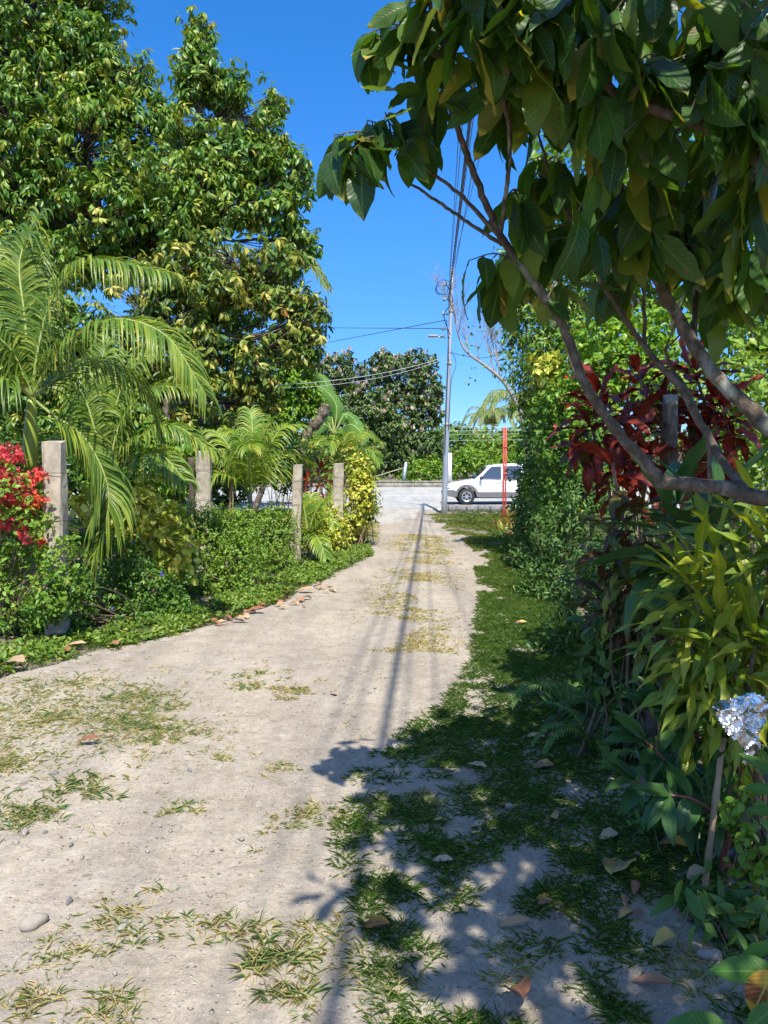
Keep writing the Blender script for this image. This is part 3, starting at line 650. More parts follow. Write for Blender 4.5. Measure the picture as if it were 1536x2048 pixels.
mb.build('cable_loop', M['cable'], t)
t = thing('street_lamp', 'small flat street lamp on a short arm pointing left from the steel pole', 'street lamp', at(895, 674, 26.95))
mb = MB(); tube(mb, [at(892, 676, 26.9), at(874, 673, 26.8)], .025, 8); mb.build('arm', M['steel'], t)
mb = MB(); q = at(866, 672, 26.8); box(mb, q, (.34, .16, .07), bev=.02); mb.build('lamp_head', M['lampw'], t)
mb = MB(); box(mb, q+[0, 0, -.045], (.26, .11, .02)); mb.build('lens', M['white'], t)
mb = MB(); box(mb, at(884, 672, 26.75), (.14, .10, .06), bev=.01); mb.build('junction_box', M['lampw'], t)
t = thing('white_board', 'narrow white board fixed upright behind the steel pole', 'board', at(897, 960, 27.3))
mb = MB(); a = at(898, 962, 27.3); b = at(898, 906, 27.3); box(mb, (a+b)/2, (.20, .04, b[2]-a[2]), bev=.008); mb.build('panel', M['white'], t)
mb = MB()
for py in (915, 952): box(mb, at(892, py, 27.16), (.15, .16, .10), bev=.01)
mb.build('bracket', M['conc'], t)
def wire(label, pts, r=.009, mat='cable', sag=0, name='overhead_wire', group='wires running overhead from the pole'):
    P = smooth_pts(pts, 14) if len(pts) > 2 else np.array([np.array(pts[0])+(np.array(pts[1])-np.array(pts[0]))*u for u in np.linspace(0, 1, 40)])
    if sag: u = np.linspace(0, 1, len(P)); P = P-np.outer(4*sag*u*(1-u), [0, 0, 1])
    mb = MB(); tube(mb, P, r, 5); o = mb.build(name, M[mat]); tag(o, label, 'wire', group); return o
def polept(z): return PB+(PT-PB)*(z/(PT[2]))+np.array([-.1, -.08, 0])
wl = ['one of the thin parallel wires running overhead from the steel pole toward the viewer']*1
for k, (z, xe, ze, r) in enumerate([(8.2, -.75, 8.3, .008), (8.0, -.6, 7.9, .008), (7.6, -.35, 7.7, .010), (7.4, -.2, 7.5, .008), (7.2, .1, 7.3, .008), (7.9, .9, 8.3, .007), (7.0, -.5, 6.9, .009)]):
    wire(wl[0], [polept(z), np.array([xe, -16, ze])], r=r, sag=.35)
a = polept(7.3); b = np.array([-.42, -16, 7.2]); u = np.linspace(0, 1, 500)[:, None]
for ph in (0, 2.1, 4.2):
    P = a+(b-a)*u; P[:, 2] -= (4*.4*u*(1-u))[:, 0]; w_ = u[:, 0]*260+ph; P = P+np.stack([np.cos(w_)*.02, 0*w_, np.sin(w_)*.02], 1)
    if ph == 0: mb = MB()
    tube(mb, P, .011, 4)
tag(mb.build('twisted_cable', M['cable']), 'thick twisted black cable running overhead among the thin wires from the pole', 'cable', 'wires running overhead from the pole')
wire('level dark wire crossing the open sky left of the lamp, upper of the two', [at(560, 655, 48), at(893, 657, 27)], r=.014, group='wires crossing the sky')
wire('slanting dark wire crossing the open sky left of the lamp, lower at its left end', [at(560, 703, 44), at(893, 640, 27)], r=.013, group='wires crossing the sky')
wire('pale service wire dropping from the pole leftward past the mango trees', [at(450, 772, 17), at(893, 713, 26.9)], r=.008, mat='cablel', sag=.25, group='service wires to the left')
wire('second pale service wire just under the first, dropping leftward past the mango trees', [at(450, 778, 17), at(893, 717, 26.9)], r=.006, mat='cablel', sag=.3, group='service wires to the left')
wire('thin dark wire hanging rightward from the pole to the bare tree', [at(897, 705, 26.9), at(960, 716, 24), at(1010, 705, 22)], r=.009, group='service wires')
for py in (853, 861, 868, 880):
    wire('thin pale wire strung level along the far side of the road behind the car', [at(893, py+1, 52), at(1100, py-1, 52)], r=.010, mat='cablel', group='wires along the far side of the road')

# broken concrete apron where the path meets the road
M['apron'] = dirt_mat('broken_concrete', (.30, .27, .23), (.40, .37, .31), (.46, .43, .37))
ys = np.linspace(21.8, 29.6, 120); T_, Y_ = np.meshgrid(np.linspace(0, 1, 60), ys)
xl = np.interp(ys, [21.8, 24, 27, 29.6], [-.3, -.75, -1.3, -2.6])+(fbm(ys*2, ys*0, 3, 8)-.5)*.5; xr = np.interp(ys, [21.8, 24, 27, 29.6], [.35, .95, 1.2, 1.9])+(fbm(ys*2, ys*0+5, 3, 8)-.5)*.6
X_ = xl[:, None]*(1-T_)+xr[:, None]*T_; e_ = np.minimum(np.minimum(T_, 1-T_)*4, (Y_-21.8)*1.5); Z_ = gz(X_, Y_)-.01+np.clip(e_*4, 0, 1)*.06+(fbm(X_*3, Y_*3, 3, 6)-.45)*.07*np.clip(e_*3, 0, 1)
i_ = np.arange(119)[:, None]*60+np.arange(59)[None]; mb = MB(); mb.add(np.stack([X_, Y_, Z_], -1).reshape(-1, 3), [np.stack([i_, i_+1, i_+61, i_+60], -1).reshape(-1, 4)]); tag(mb.build('concrete_apron', M['apron']), kind='structure')
# ------------------------------------------------------------------ bare tree
t = thing('bare_tree', 'leafless pale thin-branched tree against the sky right of the pole', 'tree', gy0(1060, 19)); mb = MB()
main = [gy0(1065, 19), at(1050, 860, 19), at(1015, 775, 19), at(975, 735, 19), at(930, 700, 19), at(912, 650, 19), at(906, 600, 19)]
P0 = smooth_pts(main, 6); tube(mb, P0, np.linspace(.07, .008, len(P0)), 7); mb.build('trunk', M['bare'], t)
mb = MB()
def twigtree(p, d, L, r, dep):
    q = p+d*L; m = (p+q)/2+RS.normal(size=3)*L*.07
    tube(mb, smooth_pts([p, m, q], 3), np.linspace(r, r*.6, 7), 4, cap=False)
    if dep == 0: return
    for k in range(RS.randint(2, 4)):
        dd = unit(d+.42*RS.normal(size=3)*np.array([1, .8, .6])+np.array([-.02, 0, .22])); twigtree(p+(q-p)*(.5+.5*RS.rand()), dd, L*(.6+.25*RS.rand()), r*.6, dep-1)
for i in range(16, len(P0)-2, 2):
    twigtree(P0[i], unit(np.array([RS.normal()*.35-.05, RS.normal()*.4, 1])), .55, .014, 3)
for q in ((985, 690), (960, 650), (975, 610)):
    twigtree(at(1000, 755, 19), unit(at(*q, 19)-at(1000, 755, 19)), .7, .018, 4)
mb.build('branch', M['bare'], t)
mb = MB(); n = 60; P = np.array([at(930+RS.rand()*70, 640+RS.rand()*130, 19+RS.normal()*.3) for _ in range(n)]); put(mb, T_SM2, P, rnd3(n)+[0, 0, -.8], rnd3(n), .07+.05*RS.rand(n)); mb.build('foliage', M['hedgel'], t)

# ------------------------------------------------------------------ red post, car
t = thing('red_post', 'slim red painted steel post in front of the white car', 'post', gy0(1009, 24)); mb = MB(); a = np.array(gy0(1007, 24)); b = at(1012, 858, 24)
for dx in (-.035, .035): box(mb, (a+b)/2+[dx, 0, 0], (.05, .05, b[2]-a[2]+.1), bev=.006)
mb.build('post', M['redp'], t)
mb = MB()
for f_ in (.2, .5, .8): q = a+(b-a)*f_; box(mb, q+[0, -.032, 0], (.13, .015, .04))
mb.build('bracket', M['redp'], t)
def car():
    YC = 32.6; x0 = 2.62; z0 = float(gz(0, YC))+.03
    t = thing('parked_car', 'white wagon with grey lower cladding parked at the roadside behind the hedge', 'car', (x0+2.2, YC, z0))
    # side profile (x from nose, z) rear at x=4.4
    W = .82
    prof = [(0.0, .42), (-.03, .62), (.02, .78), (.10, .86), (.75, .98), (1.12, 1.04), (1.42, 1.30), (1.70, 1.56), (1.85, 1.635), (2.4, 1.69), (3.2, 1.70), (4.0, 1.66), (4.25, 1.58), (4.36, 1.15), (4.42, .95), (4.42, .42)]
    def arch(cx, r): return [(cx+r*math.cos(a), .33+r*math.sin(a)) for a in np.linspace(.25, math.pi-.25, 12)]
    bottom = [(4.2, .30)]+arch(3.5, .43)+[(3.0, .30), (1.3, .30)]+arch(.80, .43)+[(.3, .30)]
    poly = prof+bottom
    def inset(z): return 0 if z < 1.0 else (z-1.0)*.22
    bm = bmesh.new()
    def vv(x, s, z): return bm.verts.new((x0+x, YC+s*(W-inset(z)-(0.05 if x < .1 else 0)), z0+z))
    A_ = [vv(x, -1, z) for x, z in poly]; B_ = [vv(x, 1, z) for x, z in poly]
    n = len(poly)
    for i in range(n): bm.faces.new((A_[i], A_[(i+1) % n], B_[(i+1) % n], B_[i]))
    bm.faces.new(A_[::-1]); bm.faces.new(B_)
    bmesh.ops.recalc_face_normals(bm, faces=bm.faces)
    es = [e for e in bm.edges if len(e.link_faces) == 2 and e.calc_face_angle(0) > .5 and abs(e.verts[0].co.y-e.verts[1].co.y) < .2]
    bmesh.ops.bevel(bm, geom=es, offset=.035, segments=3, profile=.6, affect='EDGES')
    bmesh.ops.triangulate(bm, faces=[f for f in bm.faces if len(f.verts) > 4])
    me = bpy.data.meshes.new('body'); bm.to_mesh(me); bm.free(); me.materials.append(M['white'])
    o = bpy.data.objects.new('body', me); link(o, t); o.location = [-v for v in t.location]
    def sidepoly(name, pts, mat, off=.012, par=None, sides=(-1, 1)):
        mb = MB()
        for s in sides:
            V = [(x0+x, YC+s*(W-inset(z)+off), z0+z) for x, z in pts]+[(x0+x, YC+s*(W-inset(z)-.02), z0+z) for x, z in pts]; k = len(pts)
            fs = [np.array([[i for i in (range(k) if s < 0 else range(k)[::-1])]]), np.array([(i, (i+1) % k, (i+1) % k+k, i+k) for i in range(k)])]
            mb.add(V, fs)
        return mb.build(name, mat, par or t, smooth=False)
    sidepoly('window', [(1.36, 1.08), (1.64, 1.40), (1.82, 1.56), (2.22, 1.58), (2.22, 1.08)], M['glass'])
    sidepoly('window', [(2.32, 1.08), (2.32, 1.585), (3.05, 1.595), (3.05, 1.08)], M['glass'])
    sidepoly('window', [(3.15, 1.08), (3.15, 1.595), (3.95, 1.57), (4.12, 1.1)], M['glass'])
    sidepoly('cladding', [(1.27, .30), (1.24, .52), (2.98+.05, .52), (3.03, .30)], M['clad'], .02)
    sidepoly('cladding', [(-.02, .42), (-.02, .60), (.28, .60), (.40, .52), (.34, .30), (.02, .34)], M['clad'], .02)
    for cx in (.80, 3.5):
        outer = [(cx+.50*math.cos(a), .33+.50*math.sin(a)) for a in np.linspace(.0, math.pi, 14)]; inner = [(cx+.40*math.cos(a), .33+.40*math.sin(a)) for a in np.linspace(math.pi, 0, 14)]
        mb = MB()
        for s in (-1, 1):
            k = 14; V = [(x0+x, YC+s*(W+.028), z0+z) for x, z in outer]+[(x0+x, YC+s*(W+.028), z0+z) for x, z in inner[::-1]]+[(x0+x, YC+s*(W-.03), z0+z) for x, z in outer]
            mb.add(V, [np.array([(i, i+1, i+1+k, i+k) for i in range(k-1)]), np.array([(i+1, i, i+2*k, i+1+2*k) for i in range(k-1)])])
        mb.build('wheel_arch', M['clad'], t, smooth=False)
    mb = MB(); box(mb, (x0-.03, YC, z0+.48), (.22, 1.66, .22), bev=.05); mb.build('bumper', M['clad'], t)
    for s in (-1, 1):
        mb = MB(); box(mb, (x0+.03, YC+s*.62, z0+.70), (.16, .34, .15), bev=.03); mb.build('headlight', M['chrome'], t)
        mb = MB(); box(mb, (x0+1.38, YC+s*(W+.10), z0+1.10), (.10, .17, .14), bev=.02); mb.build('mirror', M['black'], t)
    V = []
    mb = MB(); wv = [(1.16, 1.07), (1.40, 1.30), (1.66, 1.55)]; k = 3
    for s in (-1, 1): V += [(x0+x-.018, YC+s*(W-inset(z)-.10), z0+z+.018) for x, z in wv]
    mb.add(V, [np.array([(0, 1, 4, 3), (1, 2, 5, 4)])]); mb.build('windscreen', M['glass'], t, smooth=False)
    for x in (2.12, 3.0):
        mb = MB(); box(mb, (x0+x, YC-W-.02, z0+.98-.04), (.16, .03, .035), bev=.008); mb.build('door_handle', M['black'], t)
    mb = MB()
    for x in (1.27, 2.27, 3.10): box(mb, (x0+x, YC-W-.003, z0+.78), (.012, .006, .52))
    mb.build('door_seam', M['black'], t)
    mb = MB(); box(mb, (x0+2.2, YC, z0+.36), (3.7, 1.3, .2)); mb.build('underbody', M['black'], t)
    for cx in (.80, 3.5):
        for s in (-1, 1):
            c = np.array([x0+cx, YC+s*(W-.10), z0+.33]); a = np.linspace(0, 2*np.pi, 29)[:-1]
            def ring(r, y): return np.stack([c[0]+r*np.cos(a), np.full(28, c[1]+s*y), c[2]+r*np.sin(a)], 1)
            rs = [(.20, -.10), (.31, -.10), (.335, -.07), (.335, .07), (.31, .10), (.21, .105)]; V = np.concatenate([ring(r, y) for r, y in rs]); Fq = [(k*28+i, k*28+(i+1) % 28, (k+1)*28+(i+1) % 28, (k+1)*28+i) for k in range(5) for i in range(28)]
            mb = MB(); mb.add(V, [np.array(Fq)]); wt = mb.build('wheel', M['rubber'], t)
            mb = MB(); V = np.concatenate([ring(.21, .10), ring(.17, .085), ring(.165, .03)]); mb.add(V, [np.array([(k*28+i, k*28+(i+1) % 28, (k+1)*28+(i+1) % 28, (k+1)*28+i) for k in range(2) for i in range(28)])])
            for k in range(6):
                an = k*math.pi/3; d = np.array([math.cos(an), 0, math.sin(an)]); e = np.array([-d[2], 0, d[0]]); y = np.array([0, s*.075, 0])
                mb.add([c+y+d*.02-e*.03, c+y+d*.02+e*.03, c+y+d*.18+e*.022, c+y+d*.18-e*.022], [np.array([[0, 1, 2, 3]])])
            mb.add(np.concatenate([[c+np.array([0, s*.095, 0])], ring(.05, .085)]), [np.array([(0, 1+i, 1+(i+1) % 28) for i in range(28)])])
            mb.build('rim', M['chrome'], wt, smooth=False)
            mb = MB(); V = np.concatenate([[c+np.array([0, s*.02, 0])], ring(.20, .02)]); mb.add(V, [np.array([(0, 1+i, 1+(i+1) % 28) for i in range(28)])]); mb.build('brake_disc', M['black'], wt)
import bmesh
car()
# ------------------------------------------------------------------ left side: tall trees
tree('broadleaf_tree', 'tallest dense broadleaf tree filling the upper left, its top above the frame', (-8.6, 17, 0), [(100, 800, 17), (110, 560, 17), (120, 300, 17), (110, 60, 17)],
     [(60, 60, 17, 120, 130), (170, 130, 17, 90, 100), (250, 180, 17, 80, 70), (40, 250, 16.5, 120, 120), (180, 290, 16.5, 110, 110), (290, 270, 17, 70, 80), (60, 400, 16.5, 110, 80), (200, 420, 16, 90, 70), (300, 400, 17, 80, 70), (-60, 150, 17, 110, 160), (70, -110, 17, 150, 110), (-60, 380, 17, 110, 120), (130, 520, 17, 90, 60), (210, -20, 17.3, 60, 60), (325, 240, 17, 34, 50), (345, 320, 17, 40, 80), (340, 460, 17, 60, 70), (250, 500, 17, 80, 60)],
     165, 'tree', .20, airy=.24, r0=.24, twigs=.35, group='tall broadleaf trees on the left')
tree('broadleaf_tree', 'broadleaf tree with a narrow pointed top against the sky, right of the tallest tree', (-4.6, 16, 0), [(400, 800, 16), (375, 640, 16), (400, 480, 16), (400, 300, 16), (398, 120, 16)],
     [(398, 75, 16, 28, 42), (400, 150, 16, 55, 55), (455, 180, 16, 50, 42), (520, 230, 16, 58, 60), (425, 240, 16, 80, 70), (540, 300, 16, 42, 45), (470, 320, 15.8, 80, 60), (360, 330, 15.8, 70, 80), (590, 350, 16, 42, 52), (440, 400, 15.6, 90, 55), (540, 420, 15.8, 60, 42), (600, 480, 16, 40, 42), (370, 440, 15.8, 70, 60)],
     200, 'tree', .19, airy=.22, r0=.16, twigs=.4, group='tall broadleaf trees on the left')
tree('broadleaf_tree', 'mottled yellowing broadleaf tree low in front of the pointed one', (-4.9, 14.5, 0), [(350, 760, 14.5), (370, 660, 14.5), (420, 600, 14.5), (480, 560, 14.5)],
     [(450, 500, 14.5, 90, 50), (540, 530, 14.5, 70, 45), (370, 540, 14.8, 80, 60), (560, 600, 14.5, 55, 40), (620, 640, 14.5, 38, 55), (590, 690, 14.5, 50, 45), (480, 620, 14.8, 70, 42), (500, 730, 14.5, 50, 60), (440, 790, 14.5, 60, 55), (360, 640, 15, 70, 60), (330, 740, 14.8, 80, 70), (520, 790, 14.8, 45, 50), (270, 600, 15, 60, 70), (430, 580, 14.2, 60, 50), (400, 690, 14.3, 60, 60), (400, 850, 14.8, 70, 45)],
     150, 'tree2', .185, airy=.25, r0=.14, twigs=.5, group='tall broadleaf trees on the left')
tree('broadleaf_tree', 'shaded low broadleaf tree behind the palm at the left edge', (-8.4, 14, 0), [(-40, 860, 14), (-20, 750, 14), (30, 650, 14)],
     [(30, 620, 14, 110, 70), (130, 660, 14.5, 100, 70), (20, 760, 14, 110, 70), (150, 780, 14.5, 90, 60), (240, 720, 15, 80, 80), (60, 520, 15, 100, 60), (270, 830, 14.5, 80, 50), (100, 860, 14, 110, 45)],
     130, 'tree', .19, r0=.14, twigs=.3, group='tall broadleaf trees on the left')
tree('moringa_tree', 'slender bright green fine-leaved tree between the mottled tree and the banana plant', (-4.2, 24, 0), [(560, 880, 24), (565, 800, 24), (575, 720, 24)],
     [(565, 690, 24, 38, 42), (600, 720, 24, 32, 34), (580, 770, 24, 42, 42), (560, 830, 24, 50, 38), (615, 790, 24.3, 28, 46), (530, 770, 24, 30, 50), (590, 660, 24, 22, 22)], 420, 'bright', .16, tpl=T_SM, per=10, r0=.1, twigs=.2)
tree('shade_tree', 'dense dark green tree mass closing the view behind the palms on the left', (-11, 30, 0), [(220, 860, 30), (230, 800, 30)],
     [(60, 830, 30, 120, 70), (200, 820, 30, 110, 80), (330, 850, 30, 100, 60), (430, 840, 30, 80, 70), (520, 870, 31, 70, 50), (300, 760, 31, 100, 60), (120, 740, 31, 110, 60), (-60, 780, 30, 110, 110), (400, 760, 31, 60, 50)], 130, 'tree', .30, tpl=T_SM, per=8, r0=.25, twigs=.1)
# background shrubs behind the fence line
for px, py, Y, rx, ry, m_, lb in ((560, 905, 20, 60, 36, 'hedge', 'mid green shrub behind the round fan-leaved palm'), (650, 900, 22, 50, 34, 'hedgel', 'olive shrub under the leaning dead trunk'), (715, 905, 24, 36, 30, 'hedge', 'small dark shrub at the far end of the left fence, behind the last palm'),
                                  (330, 905, 13, 70, 50, 'bright', 'bright green leafy shrub behind the second concrete post'), (230, 930, 12, 80, 55, 'hedge', 'green shrub behind the drooping palm frond'), (440, 920, 18, 60, 45, 'dark', 'dark shrub filling the gap between second post and round palm'), (50, 930, 11, 80, 60, 'dark', 'dark shrub behind the red bougainvillea')):
    k = Y/F
    shrub('garden_shrub', lb, gy0(px, Y), [(px, py, Y, rx, ry), (px-rx*.5, py+ry*.7, Y, rx*.7, ry*.8), (px+rx*.5, py+ry*.7, Y, rx*.7, ry*.8), (px, py+ry*1.4, Y, rx, ry*.8)], 230*(Y/14)**.5, m_, .13, group='shrubs behind the left fence', up=.7)
# ------------------------------------------------------------------ concrete fence posts
def post(label, px, ytop, Y, w_, seed, lean=0, base=None):
    g = np.array(gy0(px+lean*0, Y)); top = at(px+lean, ytop, Y); t = thing('concrete_post', label, 'post', g, 'concrete fence posts along the left garden')
    mb = MB(); n = 9; rs = np.random.RandomState(seed)
    d = top-g; V = []; 
    for i in range(n):
        c = g+d*(i/(n-1))-np.array([0, 0, .1*(i == 0)]); s = w_*(1-.10*i/(n-1)); ch = s*.12
        for (x, y) in ((-s/2+ch, -s/2), (s/2-ch, -s/2), (s/2, -s/2+ch), (s/2, s/2-ch), (s/2-ch, s/2), (-s/2+ch, s/2), (-s/2, s/2-ch), (-s/2, -s/2+ch)):
            V.append(c+np.array([x+rs.normal()*.005, y+rs.normal()*.005, rs.normal()*.012*(i == n-1)]))
    Fq = [(k*8+j, k*8+(j+1) % 8, k*8+8+(j+1) % 8, k*8+8+j) for k in range(n-1) for j in range(8)]
    mb.add(V, [np.array(Fq), (np.arange(8)+(n-1)*8)[None]]); mb.build('post', M['conc'], t, smooth=False)
    mb = MB()
    for f_ in (.35, .6, .85):
        c = g+d*f_; s = w_*.53; a = np.array([(-s, -s), (s, -s), (s, s), (-s, s), (-s, -s)])
        tube(mb, np.array([c+np.array([x, y, rs.normal()*.01]) for x, y in a]), .003, 4)
    mb.build('tie_wire', M['barkd'], t); return t
post('widest concrete post, beside the red bougainvillea', 108, 886, 7.15, .185, 1)
post('square concrete post with shadow streaks between the big palm and the round green palm', 408, 903, 11.8, .235, 2)
post('leaning weathered grey concrete post with palm shadows beside the yellow shrubs', 590, 930, 12.9, .17, 3, lean=6)
post('pale concrete post wrapped in wire, nearest the road of the fence posts', 674, 928, 14.7, .20, 4, lean=4)
t = thing('wooden_stake', 'dark rotting wooden stake just left of the square concrete post', 'stake', gy0(380, 12)); mb = MB(); tube(mb, smooth_pts([gy0(378, 12), at(384, 980, 12), at(382, 915, 12)], 4), .05, 8, bump=.12); mb.build('stake', M['barkd'], t)
t = thing('wooden_stake', 'thin grey stake between the square concrete post and the round palm', 'stake', gy0(460, 12.3)); mb = MB(); tube(mb, smooth_pts([gy0(458, 12.3), at(463, 1000, 12.3), at(461, 962, 12.3)], 4), .035, 8, bump=.1); mb.build('stake', M['cane'], t)
# ------------------------------------------------------------------ palms
palm('christmas_palm', 'largest palm on the left with a swollen yellow-green crownshaft and long arching fronds', (-3.5, 7.5), (62, 795, 7.5),
     [[(120, 700, 7.4), (220, 640, 7.2), (330, 670, 7.0), (412, 790, 6.9)],
      [(85, 660, 7.5), (120, 570, 7.5), (190, 520, 7.4), (330, 545, 7.2)],
      [(105, 830, 7.55), (172, 880, 7.6), (218, 990, 7.6), (190, 1120, 7.6)],
      [(20, 700, 7.4), (-60, 650, 7.3), (-140, 720, 7.2)],
      [(50, 640, 7.7), (40, 520, 7.8), (80, 430, 7.9)],
      [(45, 660, 7.8), (0, 540, 8), (-60, 470, 8.2)],
      [(100, 770, 7.8), (190, 720, 8.2), (280, 770, 8.6), (320, 870, 8.8)],
      [(20, 760, 7.2), (-50, 790, 6.9), (-110, 890, 6.8)]],
     n=78, ll=.56, wid=.026, g=1.0, r0=.06, shaft=((60, 942, 7.45), (63, 795, 7.45), .064))
palm('christmas_palm', 'lower dark palm rising behind the drooping frond, between first and second concrete posts', (-3.6, 9.6), (215, 960, 9.6),
     [[(190, 860, 9.6), (160, 780, 9.6), (110, 760, 9.5)], [(240, 850, 9.6), (300, 780, 9.6), (380, 775, 9.6)], [(260, 890, 9.5), (340, 850, 9.4), (425, 900, 9.3)],
      [(225, 850, 9.8), (250, 760, 9.9), (300, 700, 10)], [(180, 900, 9.4), (120, 870, 9.2), (70, 900, 9)], [(260, 920, 9.3), (320, 910, 9), (370, 960, 8.8)], [(205, 850, 9.8), (200, 740, 10), (220, 670, 10.2)]], n=50, ll=.5, wid=.034, r0=.05)
palm('garden_palm', 'bushy light green palm standing between the second and third concrete posts', (-2.3, 12.8), (500, 985, 12.6),
     [[(495, 930, 12.6), (480, 880, 12.6), (450, 858, 12.6)], [(510, 920, 12.6), (528, 870, 12.6), (542, 840, 12.6)], [(470, 940, 12.4), (430, 905, 12.3), (390, 930, 12.2)], [(530, 940, 12.9), (575, 905, 13.4), (620, 925, 13.8)],
      [(535, 950, 13), (570, 935, 13.4), (590, 985, 13.6)], [(470, 960, 12.2), (430, 950, 12), (405, 990, 11.9)], [(498, 930, 12.2), (498, 890, 11.9), (500, 900, 11.5)], [(500, 920, 12.8), (505, 860, 13), (500, 820, 13.2)], [(520, 930, 12.8), (560, 860, 13), (600, 850, 13.2)], [(480, 930, 12.9), (440, 870, 13.2), (410, 860, 13.4)]], n=44, ll=.46, mat='palmy', wid=.028, r0=.05, g=.7)
palm('garden_palm', 'light green palm with fan of stiff fronds above the pale wire-wrapped post', (-.95, 17), (690, 930, 17),
     [[(680, 905, 17), (650, 882, 17), (620, 886, 17)], [(700, 890, 17), (730, 865, 17), (762, 885, 17)], [(690, 900, 17), (688, 875, 17), (678, 862, 17)], [(710, 910, 16.7), (740, 900, 16.5), (758, 925, 16.4)], [(670, 910, 16.7), (635, 905, 16.5), (615, 935, 16.4)], [(695, 900, 17.3), (712, 875, 17.6), (728, 868, 17.8)], [(682, 895, 16.6), (668, 880, 16.2), (660, 900, 16)]], n=36, ll=.40, mat='palmy', wid=.032, r0=.05, g=.6)
palm('garden_palm', 'knee-high young palm with stiff yellow-green fronds beside the leaning grey post', (-1.25, 13), (618, 1075, 13),
     [[(612, 1040, 13), (606, 1010, 13), (596, 995, 13)], [(625, 1040, 13), (640, 1010, 13), (655, 1000, 13)], [(630, 1055, 12.8), (655, 1035, 12.7), (668, 1050, 12.6)], [(618, 1040, 13.1), (620, 1005, 13.2), (622, 990, 13.3)], [(630, 1070, 12.7), (640, 1085, 12.5), (652, 1115, 12.4)]], n=28, ll=.34, mat='palmy', wid=.03, r0=.03, g=.6)
# red cordyline
rosette('cordyline', 'dark red strap-leaved cordyline between the last two concrete posts', (-1.35, 15.5), [(620, 960, 15.5), (640, 940, 15.7), (605, 985, 15.3)], 'croton', .5, tpl=[leaf_tpl(6, 'lance', b, .3, .16) for b in (.6, 1.2)], n=20)
# ------------------------------------------------------------------ left hedge, front row
RED = lambda fr, s: [('red', fr, s, 7)]
shrub('bougainvillea', 'bougainvillea with massed red and pink bracts at the left edge', (-3.7, 7.4), [(20, 1000, 7.3, 60, 70), (55, 1060, 7.2, 50, 60), (0, 1120, 7.2, 50, 60), (100, 1100, 7.2, 50, 60), (-60, 1020, 7.3, 60, 110), (40, 1180, 7.2, 70, 50), (115, 1125, 6.85, 40, 50), (100, 1190, 6.8, 46, 40), (75, 1040, 6.9, 26, 40), (20, 985, 6.85, 40, 60)], 110, 'hedgel', .06, stems=26, cat='flowering shrub')
bt = [o for o in bpy.data.objects if o.name.startswith('bougainvillea')][0]
mb = MB()
for b in ((15, 915, 7.0, 36, 30), (30, 990, 6.95, 46, 36), (0, 975, 6.95, 40, 50), (100, 925, 7.6, 14, 20), (75, 950, 7.0, 18, 16), (66, 1000, 6.95, 26, 24), (38, 1040, 6.95, 20, 16), (55, 1070, 6.95, 16, 18), (82, 1085, 6.95, 9, 12), (10, 1050, 6.95, 22, 14), (-50, 960, 7, 60, 60)):
    P, d = blob_pts(b, int(b[3]*b[4]*.055), .1); k = 5; Pn = np.repeat(P, k, 0)+RS.normal(size=(len(P)*k, 3))*.012
    put(mb, [leaf_tpl(2, 'ovate', .3, .3, .85)], Pn, rnd3(len(Pn)), rnd3(len(Pn)), .035+.02*RS.rand(len(Pn)), np.clip(np.repeat(.25+.5*(Pn[::k, 0] > at(62, 900, 7)[0])+.2*RS.normal(size=len(P)), k), 0, 1))
mb.build('blossom', M['red'], bt)
shrub('variegated_shrub', 'round-leaved yellow variegated shrub tumbling beside the first drooping frond', (-2.75, 8.9), [(280, 1000, 9, 55, 40), (330, 1050, 8.8, 50, 45), (350, 1110, 8.7, 42, 40), (250, 1060, 9, 45, 45), (200, 1010, 9.2, 50, 50)], 110, 'yellow', .10, tpl=[leaf_tpl(3, 'ellip', .3, .2, .85)], stems=20)
shrub('hedge_bush', 'dark small-leaved hedge bush with tiny blue flowers under the yellow variegated shrub', (-2.7, 8), [(230, 1130, 8.3, 70, 60), (300, 1180, 8.2, 70, 55), (180, 1200, 7.9, 70, 50), (340, 1220, 8.2, 55, 35), (120, 1240, 7.5, 70, 40), (260, 1240, 7.9, 70, 36), (40, 1240, 7.4, 70, 45), (95, 1215, 6.9, 50, 36), (150, 1170, 7.0, 34, 30)], 330, 'hedge', .05, tpl=T_SM, flowers=[('bflower', .012, .03, 4)], stems=30, per=5)
shrub('hedge_bush', 'dense rounded light green hedge bush in front of the square concrete post', (-2.1, 10), [(420, 1050, 10.2, 50, 40), (470, 1060, 10.1, 50, 40), (430, 1080, 10, 55, 60), (470, 1120, 9.9, 60, 60), (400, 1150, 9.7, 60, 50), (460, 1180, 9.7, 60, 36), (380, 1040, 10.2, 40, 40)], 440, 'hedgel', .045, tpl=T_SM, stems=26, per=5)
shrub('hedge_bush', 'dense low green hedge bush ending at the leaning grey post', (-1.6, 11.8), [(550, 1040, 12.1, 40, 36), (540, 1070, 12, 50, 50), (520, 1120, 11.7, 60, 45), (565, 1130, 11.7, 40, 40), (500, 1050, 12, 45, 38), (575, 1070, 12.2, 28, 40)], 520, 'hedgel', .045, tpl=T_SM, stems=26, per=5)
shrub('croton_bush', 'yellow-leaved croton bush beside the knee-high palm', (-1, 14.2), [(650, 1040, 14.2, 32, 34), (640, 1090, 14, 30, 36), (670, 1070, 14.2, 26, 32)], 500, 'yellow', .085, stems=16)
shrub('croton_bush', 'yellow and green croton bush with pale stems at the path corner by the last post', (-.6, 15.3), [(712, 1025, 15.3, 30, 36), (716, 975, 15.3, 26, 36), (700, 1062, 15.3, 26, 26), (735, 1000, 15.2, 18, 34), (720, 935, 15.4, 24, 24)], 520, 'yellow', .095, stems=24, bark='cane')
